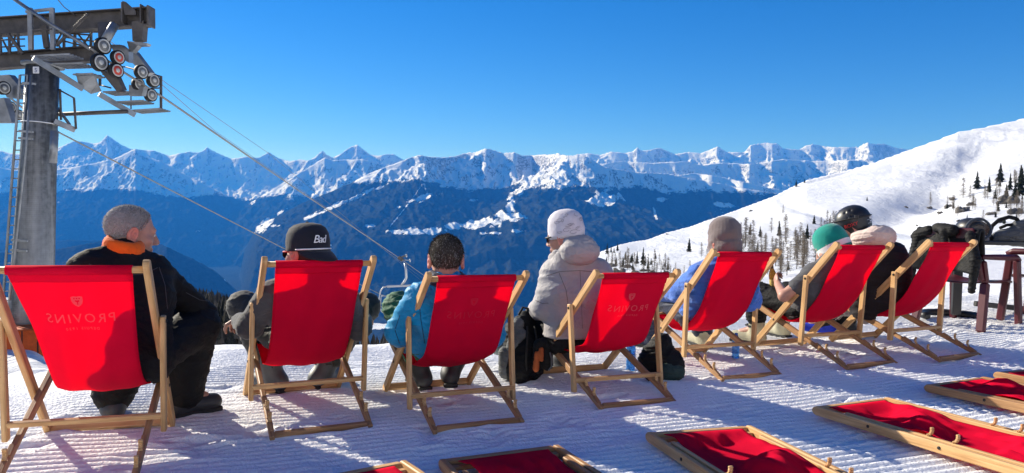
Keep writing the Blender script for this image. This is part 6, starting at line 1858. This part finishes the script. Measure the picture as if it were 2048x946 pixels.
# grey pack on the table
q = lambda px, py, d=6.9: at(px, py, d)
pk = soft_thing("grey_pack", "grey and black pack with a raised strap loop on the table at the right edge", "pack",
    [('cap', q(2000, 474)[:], q(2060, 462)[:], .065, .09, .03), ('cap', q(1990, 480)[:], q(2050, 484)[:], .04, .05, .03), ('cap', q(2035, 452)[:], q(2075, 446)[:], .05, .07, .03)], M['bag_grey'], q(2020, 490), .012, .07, 31, .007)
mb = MB(); mb.tube([q(1978, 468), q(1984, 452), q(1998, 440), q(2018, 434), q(2032, 437), q(2038, 444)], .019, 8); sub(pk, "strap_loop", mb, M['bag_black'])
mb = MB(); mb.tube([q(2000, 456), q(2014, 450), q(2030, 449), q(2044, 452)], .015, 8); sub(pk, "webbing", mb, M['bag_black'])
gl = soft_thing("dark_gloves", "pair of dark gloves between the helmet and the grey pack on the table", "gloves",
    [('cap', q(1964, 478)[:], q(1978, 474)[:], .035, .03, .015), ('cap', q(1978, 474)[:], q(1986, 482)[:], .026, .02, .015), ('cap', q(1958, 482)[:], q(1970, 484)[:], .03, .025, .015)], M['bag_black'], q(1970, 490), .006, .05, 33, .006)
subsoft(gl, "pale_lining", [('cap', q(1968, 474, 6.85)[:], q(1974, 479, 6.85)[:], .018, .02, .01)], M['pale_grey_cloth'], .003, 2)
# ------------------------------------------------------------------ trees, rocks, far forest
def leafy(name, c0, c1):
    m_, t, b = mat(name)
    g = nd(t, "ShaderNodeNewGeometry"); tc = nd(t, "ShaderNodeTexCoord")
    n = nd(t, "ShaderNodeTexNoise", Scale=6.0, Detail=4.0); t.links.new(tc.outputs['Object'], n.inputs['Vector'])
    mx = nd(t, "ShaderNodeMath", operation='ADD'); t.links.new(g.outputs['Random Per Island'], mx.inputs[0]); t.links.new(n.outputs[0], mx.inputs[1])
    t.links.new(ramp(t, mx.outputs[0], [(0.5, c0), (1.2, c1)]), b.inputs['Base Color'])
    b.inputs['Roughness'].default_value = .8; b.inputs['Specular IOR Level'].default_value = .15
    return m_
M['needles'] = leafy("spruce_needles", (0.012, 0.018, 0.014), (0.045, 0.055, 0.036))
M['wood_mass'] = leafy('winter_wood', (0.016, 0.019, 0.016), (0.085, 0.075, 0.062))
M['twigs'] = leafy("larch_twigs", (0.10, 0.082, 0.062), (0.22, 0.18, 0.135))
M['bark'] = simple("bark", (0.06, 0.045, 0.036), .9, .3, 8, .01)
M['rock'] = simple("mountain_rock", (0.13, 0.12, 0.11), .85, .5, .7, .12, 0, .2, 3)
TR = random.Random(5)
def spruce_mesh(seed):
    r = random.Random(seed); tk = MB(); tk.tube([(0, 0, -.6), (0, 0, 4), (0, 0, 9.6)], [.16, .11, .02], 6)
    V, F_ = [], []
    for i in range(520):
        h_ = .6 + 9.4 * (i / 520) ** 1.05; R = (1 - h_ / 10.2) * (2.15 + .5 * math.sin(h_ * 3 + seed)) * r.uniform(.55, 1.15) + .08
        a = r.uniform(0, 6.283); c, s = math.cos(a), math.sin(a); dr = R * r.uniform(.22, .42); w_ = r.uniform(.12, .26) * (.6 + R * .35)
        p0 = Vector((c * .05, s * .05, h_ + R * .10)); p1 = Vector((c * R, s * R, h_ - dr)); sd = Vector((-s, c, 0)) * w_; k = len(V)
        mid = p0.lerp(p1, .55) + Vector((0, 0, .06))
        V += [p0, mid + sd, p1 + Vector((0, 0, -.1)), mid - sd, mid - Vector((0, 0, w_ * 1.2))]; F_ += [(k, k + 1, k + 2, k + 3), (k, k + 4, k + 2)]
    me = bpy.data.meshes.new("crown"); me.from_pydata([tuple(v) for v in V], [], F_); me.materials.append(M['needles']); me.update()
    return tk.mesh("trunk", M['bark']), me
def larch_mesh(seed):
    r = random.Random(seed); tk = MB(); bx, by = r.uniform(-.2, .2), r.uniform(-.2, .2)
    tk.tube([(0, 0, -.6), (bx, by, 4), (bx * 1.4, by, 9.8)], [.13, .085, .02], 6)
    V, F_ = [], []
    def stick(a, b, w_):
        d = (b - a); sd = d.orthogonal().normalized() * w_; s2 = d.cross(sd).normalized() * w_; k = len(V)
        V.extend([a + sd, a - sd * .5 + s2, a - sd * .5 - s2, b]); F_.extend([(k, k + 1, k + 3), (k + 1, k + 2, k + 3), (k + 2, k, k + 3)])
    for i in range(150):
        h_ = 1.2 + 8.4 * r.random(); R = (1 - h_ / 11) * r.uniform(.9, 3.1) + .2; a = r.uniform(0, 6.283); c, s = math.cos(a), math.sin(a)
        x0, y0 = bx * h_ / 7, by * min(h_, 4) / 4
        A = Vector((x0, y0, h_)); B = A + Vector((c * R, s * R, r.uniform(-.25, .22) * R)); stick(A, B, .036)
        for j in range(9):
            t = r.uniform(.25, 1); P = A.lerp(B, t); stick(P, P + Vector((r.uniform(-.35, .35), r.uniform(-.35, .35), r.uniform(-.38, .12))), .022)
    me = bpy.data.meshes.new("crown"); me.from_pydata([tuple(v) for v in V], [], F_); me.materials.append(M['twigs']); me.update()
    return tk.mesh("trunk", M['bark']), me
SPR = [spruce_mesh(k) for k in range(4)]; LAR = [larch_mesh(k + 10) for k in range(6)]
def tree(kind, px, py, hpx, label=None, group=None, d=None, sink=0.0):
    p = ray_ground(px, py) if d is None else None
    if d is not None:
        p = at(px, py, d); p.z = h1(p.x, p.y)
    hgt = hpx / F_PX * p.y
    name = "spruce" if kind == 's' else "larch"
    a, b = TR.choice(SPR if kind == 's' else LAR)
    t = thing(name, label, "tree", p, TR.uniform(0, 6.28), group); k = hgt / 10
    wd = TR.uniform(.85, 1.2)
    t.scale = (k * wd, k * wd, k)
    link("trunk", a, t); link("crown", b, t)
    return t
G_L, G_S = "bare larches on the snowy slope", "dark spruces on the snowy slope"
# the ones that can be told apart
for (kd, px, py, h_, lb) in [('s', 1378, 504, 28, "lone dark spruce on open snow left of the taupe beanie"), ('s', 1628, 448, 19, "small lone spruce on the slope left of the helmet"),
        ('s', 1954, 378, 36, "dense dark spruce, tallest on the rocky slope at the right"), ('s', 1734, 402, 9, "tiny spruce on open snow above the helmet"),
        ('l', 1566, 428, 20, "small bare larch below the bend of the snow road"), ('l', 1860, 414, 30, "bare larch leaning over rocks left of the rocky spur"),
        ('l', 1491, 494, 62, "tall broad bare larch just right of the taupe beanie"), ('s', 1286, 530, 36, "narrow dark spruce, tallest beside the cliff"), ('s', 1274, 528, 26, "second dark spruce beside the cliff, left of the tallest"),
        ('s', 1214, 508, 22, "dark spruce at the left brink of the cliff"), ('s', 1235, 502, 17, "small spruce on the brink of the cliff against blue forest"), ('s', 1311, 518, 13, "little spruce below the snowfield right of the cliff"),
        ('l', 1926, 396, 42, "scraggly larch standing on brown rocks at the right"), ('s', 2000, 366, 40, "dark spruce left of the big pine at the right edge"), ('s', 2040, 392, 62, "big dark pine crown at the right edge of the slope"),
        ('s', 1592, 374, 15, "dark spruce on the skyline where the snow road starts"), ('s', 1609, 366, 9, "short dark spruce on the skyline, right of the road start")]:
    tree(kd, px, py, h_, lb)
lar = [(1405, 516, 34), (1418, 512, 26), (1432, 508, 30), (1508, 494, 48), (1520, 500, 40), (1531, 492, 30), (1545, 466, 30), (1557, 466, 26), (1570, 494, 40), (1580, 522, 44), (1592, 540, 60), (1604, 548, 66), (1616, 520, 46), (1628, 536, 52),
       (1575, 552, 60), (1560, 540, 46), (1546, 530, 42), (1534, 548, 44), (1520, 540, 40), (1642, 520, 40), (1606, 500, 40), (1620, 494, 34), (1588, 486, 34), (1656, 456, 34), (1664, 452, 30), (1672, 456, 32), (1650, 470, 28), (1500, 520, 40), (1508, 548, 40),
       (1395, 545, 22), (1380, 540, 20), (1365, 548, 20), (1350, 542, 18), (1340, 550, 22), (1325, 545, 20), (1240, 512, 12), (1255, 505, 14), (1892, 408, 20), (1906, 420, 26), (1940, 402, 30), (1972, 400, 28), (1985, 412, 30), (2010, 410, 30), (2024, 420, 30), (1950, 420, 26), (1918, 432, 22), (1996, 430, 26), (1965, 440, 20), (2046, 430, 30), (1480, 470, 26), (1700, 470, 14), (1440, 540, 30), (1460, 548, 34), (1480, 545, 36), (1425, 545, 28)]
for (px, py, h_) in lar: tree('l', px + TR.uniform(-3, 3), py + TR.uniform(-2, 2), h_ * TR.uniform(.85, 1.15), "bare brown larch among the scattered larches of the snowy slope", G_L)
for (px, py, h_) in [(1222, 505, 14), (1228, 506, 12), (1250, 520, 16), (1262, 526, 18), (1296, 538, 20), (1302, 530, 14), (1330, 534, 16), (1246, 535, 22), (1232, 532, 18), (1520, 474, 22), (1500, 470, 24), (1614, 478, 30), (1978, 384, 30), (2020, 380, 34), (2030, 398, 40), (2044, 372, 36), (1990, 398, 22), (2012, 396, 28), (1894, 418, 14)]:
    tree('s', px, py, h_, "dark spruce in the clusters among larches and rocks", G_S)
def scatter(n, poly, hr, kind_p, seed):
    r = random.Random(seed); xs = [p[0] for p in poly]; ys = [p[1] for p in poly]
    while n > 0:
        x, y = r.uniform(min(xs), max(xs)), r.uniform(min(ys), max(ys)); ins = False
        for (ax, ay), (bx, by) in zip(poly, poly[1:] + poly[:1]):
            if (ay > y) != (by > y) and x < (bx - ax) * (y - ay) / (by - ay) + ax: ins = not ins
        if not ins: continue
        n -= 1; s_ = r.random() < kind_p
        tree('s' if s_ else 'l', x, y, r.uniform(*hr) * (.6 if s_ else 1), "dark spruce in the clusters among larches and rocks" if s_ else "bare brown larch among the scattered larches of the snowy slope", G_S if s_ else G_L)
scatter(46, [(1480, 498), (1560, 470), (1640, 500), (1640, 540), (1600, 556), (1480, 556)], (30, 60), .06, 1)
scatter(16, [(1395, 520), (1440, 500), (1480, 510), (1480, 548), (1400, 552)], (20, 40), .15, 2)
scatter(60, [(1205, 518), (1260, 518), (1345, 538), (1350, 556), (1205, 556)], (16, 34), .3, 3)
scatter(34, [(1900, 420), (1960, 385), (2047, 360), (2047, 450), (1990, 452), (1930, 440)], (18, 36), .35, 4)
scatter(10, [(1640, 462), (1680, 448), (1700, 470), (1650, 480)], (22, 34), .0, 5)
# trees standing beyond the skyline of the hill, tops showing
for k in range(26):
    px = TR.uniform(1282, 1420) if k < 20 else TR.uniform(1440, 1482); D = float(np.interp(px, *_RD)) + TR.uniform(12, 40)
    yt = float(np.interp(px, [1282, 1340, 1400, 1482], [470, 455, 430, 410])) + TR.uniform(-3, 8) ; p = at(px, yt, D); g = h1(p.x, p.y); hgt = max(p.z - g, 4)
    tree('s' if k >= 16 or TR.random() < .25 else 'l', px, 0, hgt * F_PX / p.y, "tree top showing over the left skyline of the snowy hill", "tree tops beyond the hill's skyline", d=p.y)
# rocks
def rock_obj(px, py, wpx, hpx, label, seed):
    p = ray_ground(px, py); s = p.y / F_PX; r = random.Random(seed); w_, h_ = wpx * s / 2, hpx * s
    P = []
    for k in range(7):
        o = Vector((r.uniform(-w_, w_) * .7, r.uniform(-w_, w_) * .5, r.uniform(-.1, .5) * h_)); P.append(('ell', (p + o)[:], rotm(r.uniform(0, 360), r.uniform(-30, 30), r.uniform(-30, 30)), (w_ * r.uniform(.35, .6), w_ * r.uniform(.3, .5), h_ * r.uniform(.35, .6)), w_ * .04))
    Vt, Q = snet(P, max(w_, h_) / 13); N = vnormals(Vt, Q); Vt = Vt + N * (fbm(Vt[:, 0] / w_ * 2.5 + seed, Vt[:, 2] / w_ * 2.5 + Vt[:, 1] / w_, 3, 7) * w_ * .13)[:, None]
    o = link("rock", mesh_np("rock", Vt - np.array(p), Q, M['rock'], False), None, p)
    tag(o, label, "rock", "grey outcrops at the foot of the hill" if label.startswith("grey") else "brown rocks on the snowy slope")
for k, (px, py, w_, h_) in enumerate([(2012, 408, 44, 18), (1928, 424, 26, 14), (2034, 428, 30, 12), (1896, 416, 14, 8), (1858, 418, 10, 5), (1812, 416, 7, 4), (1880, 428, 12, 6), (1956, 446, 20, 8), (1980, 430, 18, 8), (1334, 460 + 9, 6, 2.5), (1502, 419 + 4, 8, 3), (1940, 412, 18, 8), (1835, 452, 5, 3), (1905, 400, 12, 6), (1922, 444, 14, 6), (2000, 446, 16, 7)]):
    rock_obj(px, py, w_, h_, "brown rock sticking out of the snow on the right-hand slope", k)
for k, (px, py, w_, h_) in enumerate([(1208, 540, 20, 12), (1222, 534, 24, 9), (1240, 546, 26, 12), (1256, 536, 18, 8), (1272, 549, 30, 9), (1292, 543, 22, 7), (1312, 550, 26, 8), (1334, 548, 18, 6)]):
    rock_obj(px, py, w_, h_, "grey outcrop among the spruces at the left foot of the snowy hill", 40 + k)
# the wood below the terrace: nobody could count it
fr = random.Random(11); V, F_ = [], []
def wood_tree(p, hgt, rad):
    k0 = len(V); n = 5; a0 = fr.uniform(0, 6)
    for lev in range(4):
        zb = p.z + hgt * (.08 + .24 * lev); zt = zb + hgt * .34; R = rad * (1 - .24 * lev)
        k = len(V)
        for j in range(n):
            a = a0 + lev + 2 * math.pi * j / n; q = fr.uniform(.7, 1.25); V.append((p.x + math.cos(a) * R * q, p.y + math.sin(a) * R * q, zb + fr.uniform(-.03, .03) * hgt))
        V.append((p.x, p.y, min(zt, p.z + hgt))); [F_.append((k + j, k + (j + 1) % n, k + n)) for j in range(n)]
for k in range(1500):
    px = fr.uniform(225, 1120); d = math.exp(fr.uniform(math.log(70), math.log(330)))
    yt = float(np.interp(px, [225, 300, 380, 440, 480, 560, 760, 1120], [578, 574, 574, 582, 596, 640, 668, 652])) + (0 if fr.random() < .12 else fr.uniform(3, 70)) + fr.uniform(-3, 4)
    p = at(px, yt, d); g = h1(p.x, p.y); hgt = p.z - g
    if not 3 < hgt < 20: continue
    wood_tree(Vector((p.x, p.y, g)), hgt, hgt * fr.uniform(.12, .2))
def fill_wood(n, x0, x1, seed):
    for k in range(n):
        px = fr.uniform(x0, x1); d = math.exp(fr.uniform(math.log(60), math.log(240)))
        yt = float(np.interp(px, [225, 300, 380, 440, 480, 560], [580, 576, 572, 580, 594, 640])) + fr.uniform(0, 85) ** 1.0 + fr.uniform(-3, 3)
        p = at(px, yt, d); g = h1(p.x, p.y); hgt = p.z - g
        if 2.5 < hgt < 18: wood_tree(Vector((p.x, p.y, g)), hgt, hgt * fr.uniform(.13, .22))
fill_wood(1800, 300, 500, 1)
me = bpy.data.meshes.new("valley_wood"); me.from_pydata(V, [], F_); me.materials.append(M['wood_mass']); me.update()
tag(link("valley_wood", me), "dark conifer wood falling away below the edge of the terrace", "wood", kind='stuff')
for (px, py, d, hp_) in [(10, 552, 30, 16), (18, 556, 32, 12), (28, 560, 30, 10)]:
    p = at(px, py, d); p.z = h1(p.x, p.y)
    tree('s', px, 0, hp_ + 6, "small conifer beyond the snow shelf left of the tower", "conifers left of the tower", d=d)
